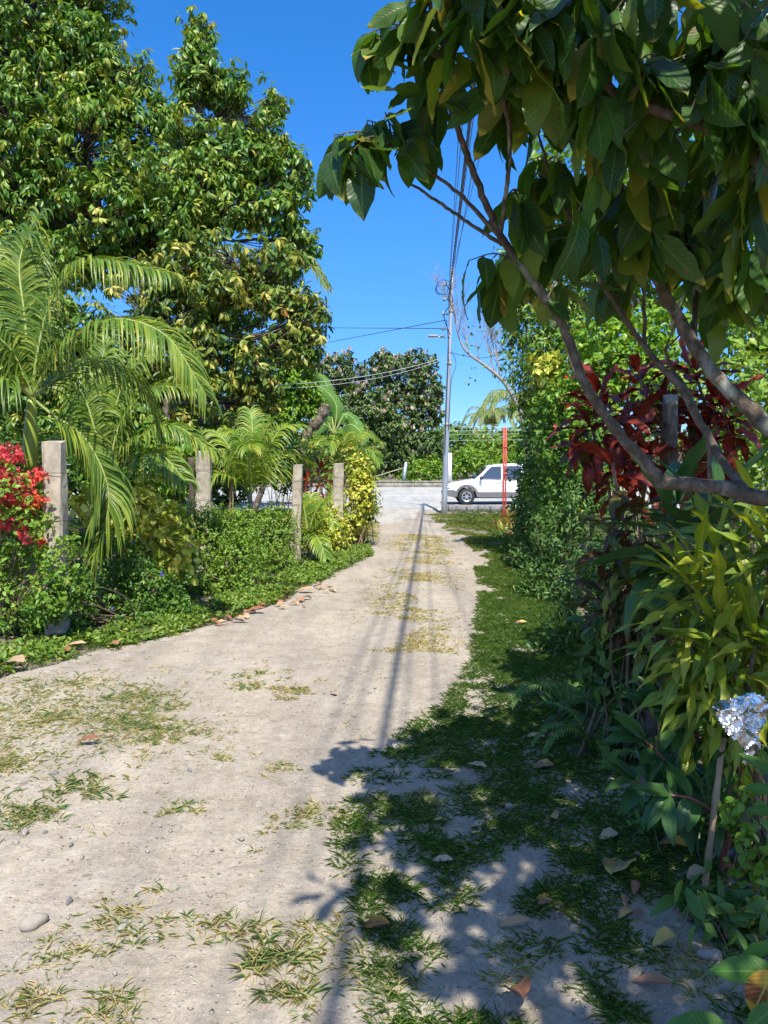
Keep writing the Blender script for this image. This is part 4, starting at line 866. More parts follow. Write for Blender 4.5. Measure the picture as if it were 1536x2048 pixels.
shrub('croton_bush', 'dull yellow-green broad-leaved bush leaning over the path edge at the corner', (-.45, 15.8), [(725, 950, 15.8, 26, 34), (742, 1010, 15.6, 14, 34), (700, 910, 16, 26, 20)], 420, 'tree2', .12, tpl=T_TREE[:1], stems=12, droop=.8)
shrub('hedge_bush', 'low leafy bush with yellow tips at the foot of the leaning grey post', (-1.35, 12.6), [(590, 1150, 12.4, 36, 28), (620, 1140, 12.8, 36, 26), (660, 1120, 14, 36, 22)], 420, 'hedge', .05, tpl=T_SM, stems=14, per=5)

# ------------------------------------------------------------------ right side, far to near
rosette('ribbon_croton', 'low pink and green ribbon croton at the far end of the right hedge', (3.2, 19.5), [(1000, 1045, 20, 1), (1018, 1058, 19.5, 1), (1035, 1045, 19.5, 1), (1010, 1075, 18.5, 1), (1030, 1090, 18, 1), (1045, 1075, 18, 1), (1055, 1100, 17.5, 1), (1022, 1035, 20, 1), (1040, 1030, 20, 1)], 'crotonp', .42, tpl=[leaf_tpl(5, 'lance', b, .3, .2) for b in (.6, 1.2)], n=26)
YF = [('yflower', .012, .07, 5)]
shrub('allamanda_hedge', 'tall lit green hedge with yellow trumpet flowers beside the red post', (3.3, 15.5), [(1082, 900, 15.5, 52, 55), (1068, 960, 15.5, 40, 50), (1090, 980, 15, 60, 60), (1110, 870, 15, 55, 60), (1120, 940, 14.5, 60, 60), (1140, 820, 14.5, 50, 60), (1062, 1022, 15.5, 36, 34), (1075, 850, 16, 40, 36)], 330, 'hedge', .095, flowers=YF, stems=22)
shrub('leafy_shrub', 'tall sunlit shrub with small drooping leaves, topping the hedge beneath the bare tree', (3.2, 13), [(1060, 720, 13, 50, 55), (1100, 640, 13, 60, 60), (1050, 600, 13, 42, 50), (1120, 760, 13, 60, 60), (1030, 660, 13.2, 26, 42), (1080, 520, 13, 45, 50), (1020, 520, 13.2, 28, 36), (1070, 800, 13, 50, 42), (1150, 560, 13, 60, 70), (1180, 680, 13, 50, 60), (1100, 700, 12.6, 60, 60), (1130, 620, 12.6, 60, 60), (1110, 780, 12.4, 60, 60)], 230, 'tree', .13, tpl=T_LAN, stems=9, droop=.9, up=.2, bark='twig', r0=.016)
shrub('green_hedge', 'full fine-leaved green hedge wall between the yellow flowers and the red croton', (2.7, 10.8), [(1110, 890, 11, 50, 55), (1150, 950, 10.5, 55, 60), (1095, 970, 11.4, 45, 50), (1130, 1030, 10.6, 50, 50), (1190, 890, 10, 50, 60), (1190, 980, 9.6, 55, 60), (1150, 840, 10.8, 45, 50), (1100, 830, 11.4, 40, 50)], 300, 'hedge', .075, stems=10, flowers=[('yflower', .006, .05, 5)])
shrub('yellow_shrub', 'narrow shrub with a few large yellow and green leaves beneath the tall drooping one', (2.9, 12), [(1090, 740, 12, 22, 26)], 300, 'yellow', .16, tpl=T_MED, stems=6)
shrub('bright_shrub', 'tall bright green shrub with small red flowers behind the red croton', (3.4, 10.5), [(1200, 680, 10.5, 70, 60), (1260, 740, 10.5, 70, 70), (1190, 780, 10.5, 70, 60), (1290, 660, 10.8, 60, 50), (1180, 860, 10.5, 60, 60), (1130, 800, 11, 40, 60), (1330, 760, 10.5, 60, 80)], 150, 'bright', .11, flowers=[('red', .014, .05, 6)], stems=24)
shrub('garden_tree', 'tall sunlit thicket showing through gaps of the overhanging branches', (5.2, 12), [(1250, 520, 12, 100, 90), (1380, 560, 11.5, 110, 110), (1300, 400, 12, 110, 90), (1480, 450, 11.5, 110, 120), (1200, 330, 12.5, 80, 90), (1520, 640, 11, 90, 110), (1130, 440, 12.5, 50, 70), (1420, 300, 12, 120, 90), (1540, 800, 10.5, 80, 120), (1100, 330, 12.5, 40, 60)], 60, 'hedgel', .17, tpl=T_MED, cat='tree', stems=26, r0=.03)
shrub('light_shrub', 'light green small-leaved shrub lit by the sun at the right edge', (3.1, 6.6), [(1480, 800, 6.6, 80, 90), (1530, 900, 6.4, 80, 100), (1440, 720, 7, 70, 70), (1500, 1030, 6.2, 70, 70), (1420, 850, 6.8, 60, 70), (1480, 620, 7, 60, 60)], 52, 'hedgel', .085, stems=26)
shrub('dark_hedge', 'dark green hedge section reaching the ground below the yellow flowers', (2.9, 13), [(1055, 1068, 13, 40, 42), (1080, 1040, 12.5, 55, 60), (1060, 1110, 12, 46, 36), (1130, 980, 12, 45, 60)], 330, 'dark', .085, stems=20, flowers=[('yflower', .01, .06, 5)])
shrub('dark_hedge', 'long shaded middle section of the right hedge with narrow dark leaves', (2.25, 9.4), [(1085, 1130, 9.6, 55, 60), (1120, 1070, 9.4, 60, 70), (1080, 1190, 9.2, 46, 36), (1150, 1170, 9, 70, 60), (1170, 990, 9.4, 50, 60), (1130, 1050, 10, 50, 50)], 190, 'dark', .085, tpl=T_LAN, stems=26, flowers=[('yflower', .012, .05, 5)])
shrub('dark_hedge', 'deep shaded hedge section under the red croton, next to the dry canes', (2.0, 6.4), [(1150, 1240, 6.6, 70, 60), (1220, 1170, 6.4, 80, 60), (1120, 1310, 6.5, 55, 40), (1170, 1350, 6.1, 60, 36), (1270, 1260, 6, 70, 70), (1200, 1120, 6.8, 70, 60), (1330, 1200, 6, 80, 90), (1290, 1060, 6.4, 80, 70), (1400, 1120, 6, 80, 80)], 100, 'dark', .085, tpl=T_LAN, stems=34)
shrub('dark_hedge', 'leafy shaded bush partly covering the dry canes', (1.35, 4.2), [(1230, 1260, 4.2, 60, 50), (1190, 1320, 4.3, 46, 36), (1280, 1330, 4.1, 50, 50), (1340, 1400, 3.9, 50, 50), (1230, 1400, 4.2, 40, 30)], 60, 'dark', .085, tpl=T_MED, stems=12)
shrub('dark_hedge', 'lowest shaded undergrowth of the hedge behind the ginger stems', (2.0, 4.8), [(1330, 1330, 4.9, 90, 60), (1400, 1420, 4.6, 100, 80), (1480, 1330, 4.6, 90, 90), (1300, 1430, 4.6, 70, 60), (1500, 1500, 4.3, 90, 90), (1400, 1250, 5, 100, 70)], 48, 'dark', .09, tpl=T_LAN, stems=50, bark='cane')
rosette('red_croton', 'big maroon-leaved croton, topmost of the red shrubs behind the crossing branches', (2.35, 5.0), [(1280, 760, 5, .95), (1390, 745, 5, 1), (1440, 800, 4.9, 1), (1340, 810, 5, .9), (1410, 870, 4.9, .9)], 'croton', .30, n=22, low=-.6)
rosette('red_croton', 'red croton with leaves spreading left over the hedge', (1.75, 4.7), [(1200, 800, 4.7, 1.1), (1185, 850, 4.7, .9), (1270, 860, 4.7, .9)], 'croton', .29, n=22, low=-.6)
rosette('red_croton', 'lower red croton, its bronze leaves hanging beside the grey fence post', (1.7, 4.4), [(1225, 925, 4.4, .95), (1300, 920, 4.5, .8), (1420, 930, 4.5, .8)], 'croton', .27, n=18, low=-.7)
rosette('dark_croton', 'croton with mixed dark bronze and yellow-green leaves under the horizontal limb', (1.5, 4.0), [(1230, 1060, 4.1, 1), (1270, 1030, 4.0, .9), (1260, 1120, 4, .8), (1215, 1180, 4, .7), (1290, 1180, 3.9, .8)], 'crotond', .27, n=18, low=-.7)
rosette('strap_plant', 'dark green strap-leaved plant under the horizontal limb, right of the mixed croton', (1.6, 3.7), [(1350, 1020, 3.7, 1), (1400, 1050, 3.6, 1), (1450, 1010, 3.7, .9)], 'ginger', .36, tpl=T_GING, n=18, low=-.8)
rosette('yellow_croton', 'yellow-green croton with narrow lobed leaves hanging at the right edge', (1.55, 3.05), [(1440, 1120, 3.0, 1), (1390, 1190, 3.0, .95), (1500, 1170, 2.95, 1), (1440, 1250, 2.9, 1), (1380, 1290, 3.0, .85), (1510, 1290, 2.85, 1), (1470, 1350, 2.85, .85), (1540, 1080, 2.9, 1)], 'crotony', .34, tpl=T_LOB, n=48, low=-1.1)
rosette('small_croton', 'small croton with red-edged green leaves low in the hedge left of the yellow one', (1.4, 3.9), [(1300, 1250, 3.9, .8), (1350, 1230, 3.8, .7), (1240, 1230, 4.1, .8), (1190, 1200, 4.4, .7)], 'crotond', .25, tpl=T_GING, n=14, low=-.6)
# ginger stems with two rows of leaves
def gingers(label, base, stems, size=.19, n=9, mat='ginger', stem='rstem', name='costus_plant'):
    base = np.array([base[0], base[1], float(gz(*base))-.02]); t = thing(name, label, 'plant', base); lf = MB(); sm = MB()
    for s in stems:
        P = smooth_pts([base+np.array([RS.normal()*.04, RS.normal()*.04, 0])]+[at(*p) for p in s], 8); tube(sm, P, np.linspace(.010, .004, len(P)), 6)
        m = n; idx = np.linspace(len(P)*.35, len(P)-1, m).astype(int); T = unit(np.gradient(P, axis=0))[idx]; sd = unit(np.cross(T, [0, -.5, 1])); al = np.where(np.arange(m) % 2 == 0, 1, -1)[:, None]
        D = sd*al+T*.45+np.array([0, -.1, -.15])+.2*RS.normal(size=(m, 3)); put(lf, T_GING, P[idx], D, np.array([0, -.3, 1])+.25*RS.normal(size=(m, 3)), size*(.7+.5*RS.rand(m)))
        D = T[-1]+.5*RS.normal(size=(4, 3)); put(lf, T_GING, np.repeat(P[-1:], 4, 0), D, np.array([0, -.4, 1])+.2*RS.normal(size=(4, 3)), size*.9)
    sm.build('stem', M[stem], t); lf.build('foliage', M[mat], t); return t
gingers('red-stemmed ginger-like plant with paired leaves leaning left at the hedge foot', (1.45, 3.2), [[(1400, 1590, 3.1), (1350, 1540, 3.0), (1290, 1480, 3.0)], [(1420, 1560, 3.1), (1400, 1480, 3.0), (1330, 1420, 3.0)], [(1380, 1620, 3.05), (1330, 1600, 2.95), (1270, 1560, 2.95)]], n=11)
gingers('second red-stemmed leafy plant with drooping leaves near the propped bamboo stake', (1.3, 2.95), [[(1440, 1650, 2.85), (1390, 1600, 2.8), (1340, 1590, 2.8)], [(1470, 1620, 2.9), (1480, 1540, 2.85), (1450, 1480, 2.85)]], size=.18, n=8)
gingers('young green seedling with upright leaves between hedge and verge', (1.12, 4.4), [[(1150, 1480, 4.4), (1170, 1440, 4.4), (1180, 1400, 4.3)], [(1200, 1470, 4.3), (1230, 1420, 4.2), (1225, 1385, 4.2)], [(1130, 1470, 4.5), (1120, 1440, 4.5), (1115, 1420, 4.5)]], size=.16, n=7, stem='twig', name='seedling')
# ferns
def fern(label, base, k=9, L=.4):
    base = np.array([base[0], base[1], float(gz(*base))]); t = thing('fern', label, 'fern', base)
    for i in range(k):
        a = i/k*6.28+.4*RS.rand(); d = np.array([math.cos(a), math.sin(a), 0]); l_ = L*(.7+.5*RS.rand())
        frond(t, [base, base+d*l_*.35+[0, 0, l_*.45], base+d*l_*.75+[0, 0, l_*.5], base+d*l_+[0, 0, l_*.25]], n=26, ll=.055, mat='fern', wid=.014, g=.5, r0=.003, rach='rachis', start=.06)
fern('fern with arching fronds at the hedge foot, nearer the dry canes', (1.18, 4.15)); fern('fern lying low on the shaded grass edge, farther from the camera', (1.2, 4.9), L=.36)
fern('small fern behind the red-stemmed ginger plant', (1.42, 3.75), L=.34)
# dry canes, trunk, stake, fence post
t = thing('dry_canes', 'clump of dry upright canes at the foot of the right hedge', 'dry stems', (1.25, 4.3, 0)); mb = MB()
for k in range(20):
    b = np.array([1.18+RS.rand()*.38, 4.0+RS.rand()*.5, -.02]); e = b+np.array([-.15+.3*RS.rand(), -.1+.2*RS.rand(), .45+.45*RS.rand()]); branch(mb, b, e, .007, .004, n=5, wig=.03)
mb.build('cane', M['twig'], t)
t = thing('mossy_stump', 'short brown mossy trunk standing inside the right hedge', 'stump', (1.42, 3.95, 0)); mb = MB(); P = smooth_pts([(1.42, 3.95, -.05), at(1308, 1430, 3.95), at(1318, 1330, 3.95), at(1335, 1200, 4.0)], 5); tube(mb, P, np.linspace(.045, .03, len(P)), 9, bump=.06); mb.build('trunk', M['barkd'], t)
t = thing('bamboo_stake', 'leaning pale bamboo stake beneath the crumpled silver foil', 'stake', (1.18, 2.75, 0)); mb = MB(); P = np.array([(1.16, 2.72, -.02)])+(at(1446, 1475, 2.78)-np.array([1.16, 2.72, -.02]))*np.linspace(0, 1, 13)[:, None]; tube(mb, P, .011+.003*(np.arange(13) % 4 == 0), 10); mb.build('stake', M['cane'], t)
t = thing('fence_post', 'grey weathered fence post among the red crotons', 'post', gy0(1338, 4.6)); mb = MB(); P = np.array(gy0(1335, 4.6))+(at(1342, 790, 4.6)-np.array(gy0(1335, 4.6)))*np.linspace(0, 1, 8)[:, None]; tube(mb, P, np.linspace(.056, .046, 8), 10, bump=.05); mb.build('post', M['bark'], t)
# silver foil
def crumple(name, label, cat, pts, mat, Y, thick=.03, amp=.02, seed=1, n=34, lean=0):
    rs = np.random.RandomState(seed); P = np.array(pts, float); x0, y0 = P.min(0); x1, y1 = P.max(0)
    def inside(x, y):
        c = False; j = len(P)-1
        for i in range(len(P)):
            if (P[i][1] > y) != (P[j][1] > y) and x < (P[j][0]-P[i][0])*(y-P[i][1])/(P[j][1]-P[i][1])+P[i][0]: c = not c
            j = i
        return c
    gxs = np.linspace(x0, x1, n); gys = np.linspace(y0, y1, int(n*1.3)); idx = {}; V = []; Fc = []
    seeds = rs.rand(26, 2)*[x1-x0, y1-y0]+[x0, y0]; sc = max(x1-x0, y1-y0)
    for j, yy in enumerate(gys):
        for i, xx in enumerate(gxs):
            if inside(xx, yy):
                idx[i, j] = len(V); q = np.sort(np.hypot(seeds[:, 0]-xx, seeds[:, 1]-yy)/sc); v = (yy-y0)/(y1-y0)
                V.append(at(xx+rs.normal()*.5, yy+rs.normal()*.5, Y+amp*(4.5*(q[1]-q[0])+3*q[2])-lean*v))
    for (i, j) in idx:
        if (i+1, j) in idx and (i, j+1) in idx and (i+1, j+1) in idx: Fc.append((idx[i, j], idx[i+1, j], idx[i+1, j+1], idx[i, j+1]))
    mb = MB(); mb.add(V, [np.array(Fc)]); o = mb.build(name, M[mat], smooth=False); tag(o, label, cat)
    s = o.modifiers.new('s', 'SOLIDIFY'); s.thickness = thick; s.offset = 1; return o
crumple('foil_balloon', 'crumpled silver foil caught in the leaves at the right edge', 'foil', [(1420, 1412), (1440, 1398), (1475, 1392), (1500, 1382), (1528, 1390), (1540, 1410), (1534, 1445), (1520, 1470), (1526, 1500), (1510, 1510), (1502, 1532), (1484, 1528), (1486, 1495), (1458, 1474), (1440, 1448)], 'foil', 2.5, thick=.004, amp=.04, seed=4, n=34, lean=.02)
crumple('plastic_sheet', 'torn pale plastic sheet lying in the dirt below the seedling leaves', 'plastic', [(1405, 1725), (1430, 1700), (1440, 1715), (1470, 1690), (1500, 1705), (1480, 1740), (1450, 1750), (1420, 1755)], 'plastic', 2.95, thick=.002, amp=.06, seed=9, n=22)
crumple('plastic_bag', 'white plastic bag lying on the verge near the stone kerb', 'plastic bag', [(958, 1045), (963, 1030), (972, 1026), (981, 1035), (979, 1046)], 'plastic', 25.5, thick=.08, amp=.06, seed=12, n=14)
# ------------------------------------------------------------------ overhanging large-leaved tree
def overhang():
    base = np.array([2.75, 1.9, -.1]); t = thing('overhanging_tree', 'large-leaved tree leaning in from the right over the path, its big leaves hanging', 'tree', (2.75, 1.9, 0))
    tm = MB(); P = smooth_pts([base, (2.6, 2.0, .7), (2.2, 2.2, 1.25), (1.9, 2.3, 1.5)], 6); tube(tm, P, np.linspace(.11, .06, len(P)), 12, bump=.05)
    P = smooth_pts([(2.6, 2.0, .7), (2.4, 1.9, 1.8), (2.1, 1.7, 2.8), (1.9, 1.5, 3.8), (1.7, 1.2, 4.9)], 6); tube(tm, P, np.linspace(.09, .04, len(P)), 12, bump=.05); tm.build('trunk', M['bark'], t)
    bm_ = MB(); limbs = []
    def limb(pts, r0, r1, keep=True):
        P = smooth_pts([at(*p) if len(p) == 3 else np.array(p[:3]) for p in pts], 7); n = len(P)
        P[1:-1] += RS.normal(size=(n-2, 3))*.0015
        r = np.linspace(r0, r1, n)*(1+.03*RS.normal(size=n))*.74*(1+.16*np.clip(RS.normal(size=n)-1.1, 0, 1)); tube(bm_, P, r, 12, bump=.055)
        if keep: limbs.append((P, r))
        return P
    W = lambda x, y, z: (x, y, z, 1)
    A = limb([W(1.9, 2.3, 1.5), (1560, 998, 2.35), (1440, 974, 2.4), (1310, 965, 2.5)], .038, .028, False)
    A1 = limb([(1330, 968, 2.48), (1295, 930, 2.5), (1230, 855, 2.5), (1170, 770, 2.5), (1125, 650, 2.5), (1050, 540, 2.48), (1000, 470, 2.45), (960, 375, 2.4), (925, 285, 2.35), (905, 225, 2.3), (875, 120, 2.25), (862, 20, 2.2), (850, -80, 2.15)], .026, .006)
    A2 = limb([(1002, 475, 2.45), (950, 420, 2.42), (915, 385, 2.4), (850, 335, 2.4), (790, 290, 2.35), (760, 270, 2.3)], .010, .004)
    A3 = limb([(1005, 490, 2.46), (950, 455, 2.5), (900, 420, 2.5), (850, 385, 2.5), (806, 360, 2.5)], .009, .005)
    B = limb([(1760, 1060, 2.3), (1620, 925, 2.4), (1520, 838, 2.5), (1430, 748, 2.55), (1375, 668, 2.6), (1330, 590, 2.6), (1290, 500, 2.6), (1240, 380, 2.55), (1200, 250, 2.5), (1150, 100, 2.4), (1120, -60, 2.3)], .040, .010)
    C_ = limb([(1490, 980, 2.38), (1440, 915, 2.5), (1370, 790, 2.6), (1310, 720, 2.65), (1262, 655, 2.7), (1200, 560, 2.7), (1160, 470, 2.65), (1110, 380, 2.6), (1080, 280, 2.5)], .020, .006)
    D_ = limb([W(2.1, 1.7, 2.6), (1600, 310, 2.0), (1536, 292, 2.0), (1440, 262, 2.05), (1330, 225, 2.05), (1255, 200, 2.1), (1190, 150, 2.1), (1120, 60, 2.1), (1060, -60, 2.1)], .026, .010)
    E = limb([(1420, 960, 2.9), (1415, 880, 2.9), (1380, 790, 2.9), (1345, 740, 2.95), (1330, 700, 2.95)], .012, .008)
    G = limb([(1290, 700, 2.75), (1288, 600, 2.75), (1292, 480, 2.7), (1260, 380, 2.7)], .010, .006)
    H = limb([(1390, 680, 2.6), (1390, 560, 2.7), (1382, 430, 2.7), (1400, 300, 2.6), (1440, 150, 2.4)], .013, .007)
    K = limb([(1000, 470, 2.45), (1012, 390, 2.35), (1020, 290, 2.25), (1000, 170, 2.15), (960, 70, 2.05), (920, -20, 2.0), (880, -90, 1.95)], .010, .005)
    lf = MB(); can = MB()
    def twig(P, size=.20, n=8, side=None, droop=1.1, r=.0035, k0=.15):
        P = smooth_pts(P, 6); tube(bm_, P, np.linspace(r, r*.45, len(P)), 5); idx = np.linspace(len(P)*k0, len(P)-1, n).astype(int)
        T = unit(np.gradient(P, axis=0))[idx]; sd = unit(np.cross(T, [0, .15, 1])); al = np.where(np.arange(n) % 2 == 0, 1, -1)[:, None]
        D = unit(sd*al*.75+T*.45+np.array([0, 0, -droop])+.28*RS.normal(size=(n, 3)))
        Nn = unit(np.array([0, 0, 1])-D*D[:, 2:3]*.4+.45*RS.normal(size=(n, 3)))
        pet = P[idx]+D*.012
        for a_, b_ in zip(P[idx], pet): tube(bm_, [a_, b_], .0022, 4, cap=False)
        put(lf, T_BIG, pet, D, Nn, size*(.7+.55*RS.rand(n)), RS.rand(n), .85+.35*RS.rand(n))
    def rt(p, d, L): # random short twig from p heading d
        d = unit(d); return [p, p+d*L*.5+[0, 0, .02], p+d*L+[0, 0, -.03]]
    # hanging cluster at the tip of A2/A3 (left end of the branch)
    for (s, e) in (((790, 292, 2.35), (735, 240, 2.3)), ((775, 285, 2.32), (668, 270, 2.25)), ((785, 290, 2.33), (770, 225, 2.3)), ((800, 300, 2.35), (840, 250, 2.4)), ((770, 275, 2.3), (700, 305, 2.2)), ((790, 292, 2.3), (725, 330, 2.25)), ((775, 285, 2.32), (665, 300, 2.3))):
        a = at(*s); b = at(*e); twig([a, (a+b)/2+[0, 0, .02], b], size=.15, n=8, droop=.95)
    # A1 upper and K: leaves hanging along against the sky
    for Pl, i0, i1, cnt, sz in ((A1, 66, 84, 11, .14), (K, 18, 42, 11, .16), (A1, 28, 36, 2, .15)):
        for q in range(cnt):
            i = RS.randint(i0, min(i1, len(Pl)-1)); twig(rt(Pl[i], np.array([RS.normal()*.8, RS.normal()*.8, .35]), .13+.14*RS.rand()), size=sz, n=5)
    for (px, py, Y) in ((770, 60, 2.3), (800, 15, 2.2), (760, 90, 2.35), (835, 140, 2.3), (800, 180, 2.3), (850, 60, 2.3), (880, 190, 2.3)):
        a = at(865, py+25, Y-.05); b = at(px, py, Y); twig([a, (a+b)/2+[0, 0, .03], b], size=.13, n=6, droop=.7)
    # interior canopy: many twigs off the limbs inside the pixel region
    reg = [(1210, 10, 2.2), (1350, 0, 2.2), (1480, 10, 2.1), (1120, 60, 2.2), (1250, 90, 2.2), (1400, 60, 2.1), (1500, 100, 2.0), (1060, 120, 2.2), (1180, 260, 2.5), (1300, 300, 2.5), (1430, 350, 2.4), (1510, 420, 2.4), (1100, 380, 2.6), (1230, 430, 2.7), (1340, 470, 2.7), (1460, 540, 2.7), (1070, 240, 2.3), (1150, 480, 2.7), (1250, 540, 2.8), (1390, 560, 2.9), (1500, 580, 2.8), (1020, 90, 2.1), (980, 30, 2.1), (1520, 230, 2.1), (1320, 180, 2.2), (1430, 200, 2.2), (1540, 560, 2.6), (1000, 600, 2.6), (1330, 400, 2.6)]
    for (px, py, Y) in reg:
        for q in range(4):
            p = at(px+RS.normal()*36, py+RS.normal()*34-50, max(Y+RS.normal()*.25, 1.95))
            L = min(limbs, key=lambda l: np.min(np.linalg.norm(l[0]-p, axis=1)))[0]; s_ = L[np.argmin(np.linalg.norm(L-p, axis=1))]
            twig([s_, (s_+p)/2+[0, 0, .04], p], size=.19, n=6, droop=1.5, k0=.4)
    bm_.build('branch', M['bark'], t); lf.build('leaves', M['big'], t)
    # upper canopy above the frame that shades the verge and hedge
    tb = MB()
    def cloud(c, r, n):
        d = rnd3(n); P = np.array(c)+d*(RS.rand(n)**.45)[:, None]*np.array(r)
        k = 5; Pn = np.repeat(P, k, 0); D = unit(rnd3(n*k)*np.array([1, 1, .3])+[0, 0, -.55]); Q = Pn+D*.03
        put(can, T_CAN, Q, D, unit(np.array([0, 0, 1])+.4*RS.normal(size=D.shape)), .20*(.7+.5*RS.rand(n*k)))
        for q in P[:n//3]: branch(tb, np.array([1.8, 1.3, 4.0])*.5+np.array(c)*.5, q, .01, .004, n=4, sides=4)
    for c, r, n in CANOPY: cloud(c, r, n)
    tb.build('upper_branch', M['bark'], t); can.build('crown', M['bigcan'], t)
CANOPY = [((1.25, 1.5, 3.9), (.85, .8, .55), 80), ((1.9, 2.6, 4.2), (.9, .9, .6), 90), ((.75, .35, 3.6), (.7, .7, .5), 80), ((1.7, .2, 3.8), (.9, .8, .6), 110), ((2.6, 1.2, 3.8), (.9, 1.0, .8), 110), ((2.2, 3.6, 4.2), (.8, .8, .7), 90), ((.55, 1.15, 3.35), (.45, .5, .3), 36), ((2.9, 2.8, 3.4), (.8, .9, .9), 90), ((.7, -.7, 3.3), (.6, .6, .5), 60), ((1.6, -.8, 3.6), (.8, .7, .6), 70), ((1.0, -1.7, 3.2), (.6, .5, .5), 34)]
overhang()

# ------------------------------------------------------------------ near right foreground plants
def leafy(name, label, base, leaves, mat, tpl, stem='twig', cat='plant'):
    base = np.array([base[0], base[1], float(gz(*base[:2]))-.02]); t = thing(name, label, cat, base); lf = MB(); sm = MB()
    for (a, b, w_) in leaves:
        A_ = at(*a); B_ = at(*b); branch(sm, base, A_, .006, .003, n=6, wig=.05); put(lf, tpl, A_[None], (B_-A_)[None], np.array([[.1, -.5, .9]]), np.linalg.norm(B_-A_), None, w_)
    sm.build('stem', M[stem], t); lf.build('foliage', M[mat], t); return t
M['big2'] = leaf_mat('fresh_large_leaf', [(0, (.05, .14, .03)), (1, (.09, .22, .04))], rough=.35, trans=.3, veins=12, rib=(.18, .32, .08))
leafy('foreground_plant', 'plant with large fresh green leaves poking in at the lower right edge', (1.25, 1.9), [((1560, 1945, 2.0), (1415, 1935, 2.05), 1), ((1560, 1900, 2.1), (1455, 1890, 2.2), .9), ((1470, 2070, 1.95), (1330, 2025, 2.0), 1.1), ((1560, 2010, 1.9), (1480, 2060, 1.9), 1), ((1570, 1630, 2.3), (1490, 1615, 2.35), 1), ((1570, 1590, 2.3), (1495, 1560, 2.3), .9), ((1560, 1560, 2.4), (1480, 1500, 2.5), .9)], 'big2', T_BIG[:2])
leafy('foreground_leaf', 'bright yellow ageing leaf on a stalk in the lower right corner', (1.15, 1.85), [((1545, 1940, 1.98), (1505, 2040, 1.95), 1.5)], 'litter_o', T_BIG[1:2])
shrub('small_weed', 'small pale green weed with roundish leaves by the dirt at the right edge', (1.3, 2.7), [(1490, 1620, 2.75, 40, 45), (1510, 1700, 2.65, 40, 50), (1470, 1660, 2.75, 30, 30), (1500, 1790, 2.5, 40, 40)], 26, 'hedgel', .05, tpl=[leaf_tpl(4, 'ellip', .4, .3, .6)], cat='weed', stems=14, r0=.004)
shrub('small_weed', 'dark broad-leaved weed lying low in the shade beside the torn plastic', (1.1, 2.45), [(1420, 1790, 2.5, 46, 26), (1450, 1830, 2.4, 36, 26)], 22, 'dark', .11, tpl=T_GING, cat='weed', stems=8, r0=.004)
shrub('small_weed', 'low weeds with small leaves under the red-stemmed ginger plant', (1.15, 3.2), [(1330, 1640, 3.2, 60, 24), (1270, 1620, 3.4, 50, 20), (1400, 1640, 3.1, 40, 30)], 60, 'hedge', .045, cat='weed', stems=12, r0=.004)

# ------------------------------------------------------------------ fallen leaves and stones
def fallen(label, px, py, L_, mat, rot, curl=.8, width=.45, group=None, name='fallen_leaf', tiltz=.25, seed=0):
    g = ground(px, py); rs = np.random.RandomState(int(px)*7+int(py)+seed); V, Fc, A = leaf_tpl(12, 'ellip', curl*.9, .25, width, wave=.35, cols=3)
    V = V*L_; V[:, 2] -= V[:, 2].mean(); V[:, 1] -= L_*.4
    V[:, 2] += curl*1.5*V[:, 0]**2/L_
    V[:, 2] += tiltz*V[:, 0]; V[:, 2] -= V[:, 2].min(); c, s = math.cos(rot), math.sin(rot); V = V @ np.array([[c, s, 0], [-s, c, 0], [0, 0, 1]])
    A = A.copy(); A[:, 2] = rs.rand(); o = bpy.data.objects.new(name, None); C.objects.unlink(o) if o.name in C.objects else None; bpy.data.objects.remove(o)
    mb = MB(); mb.add(V, [Fc], A)
    st_ = np.array([[-s*0, 0, 0]]); o = mb.build(name, M[mat]); o.location = (g[0], g[1], g[2]+.022); tag(o, label, 'fallen leaf', group); return o
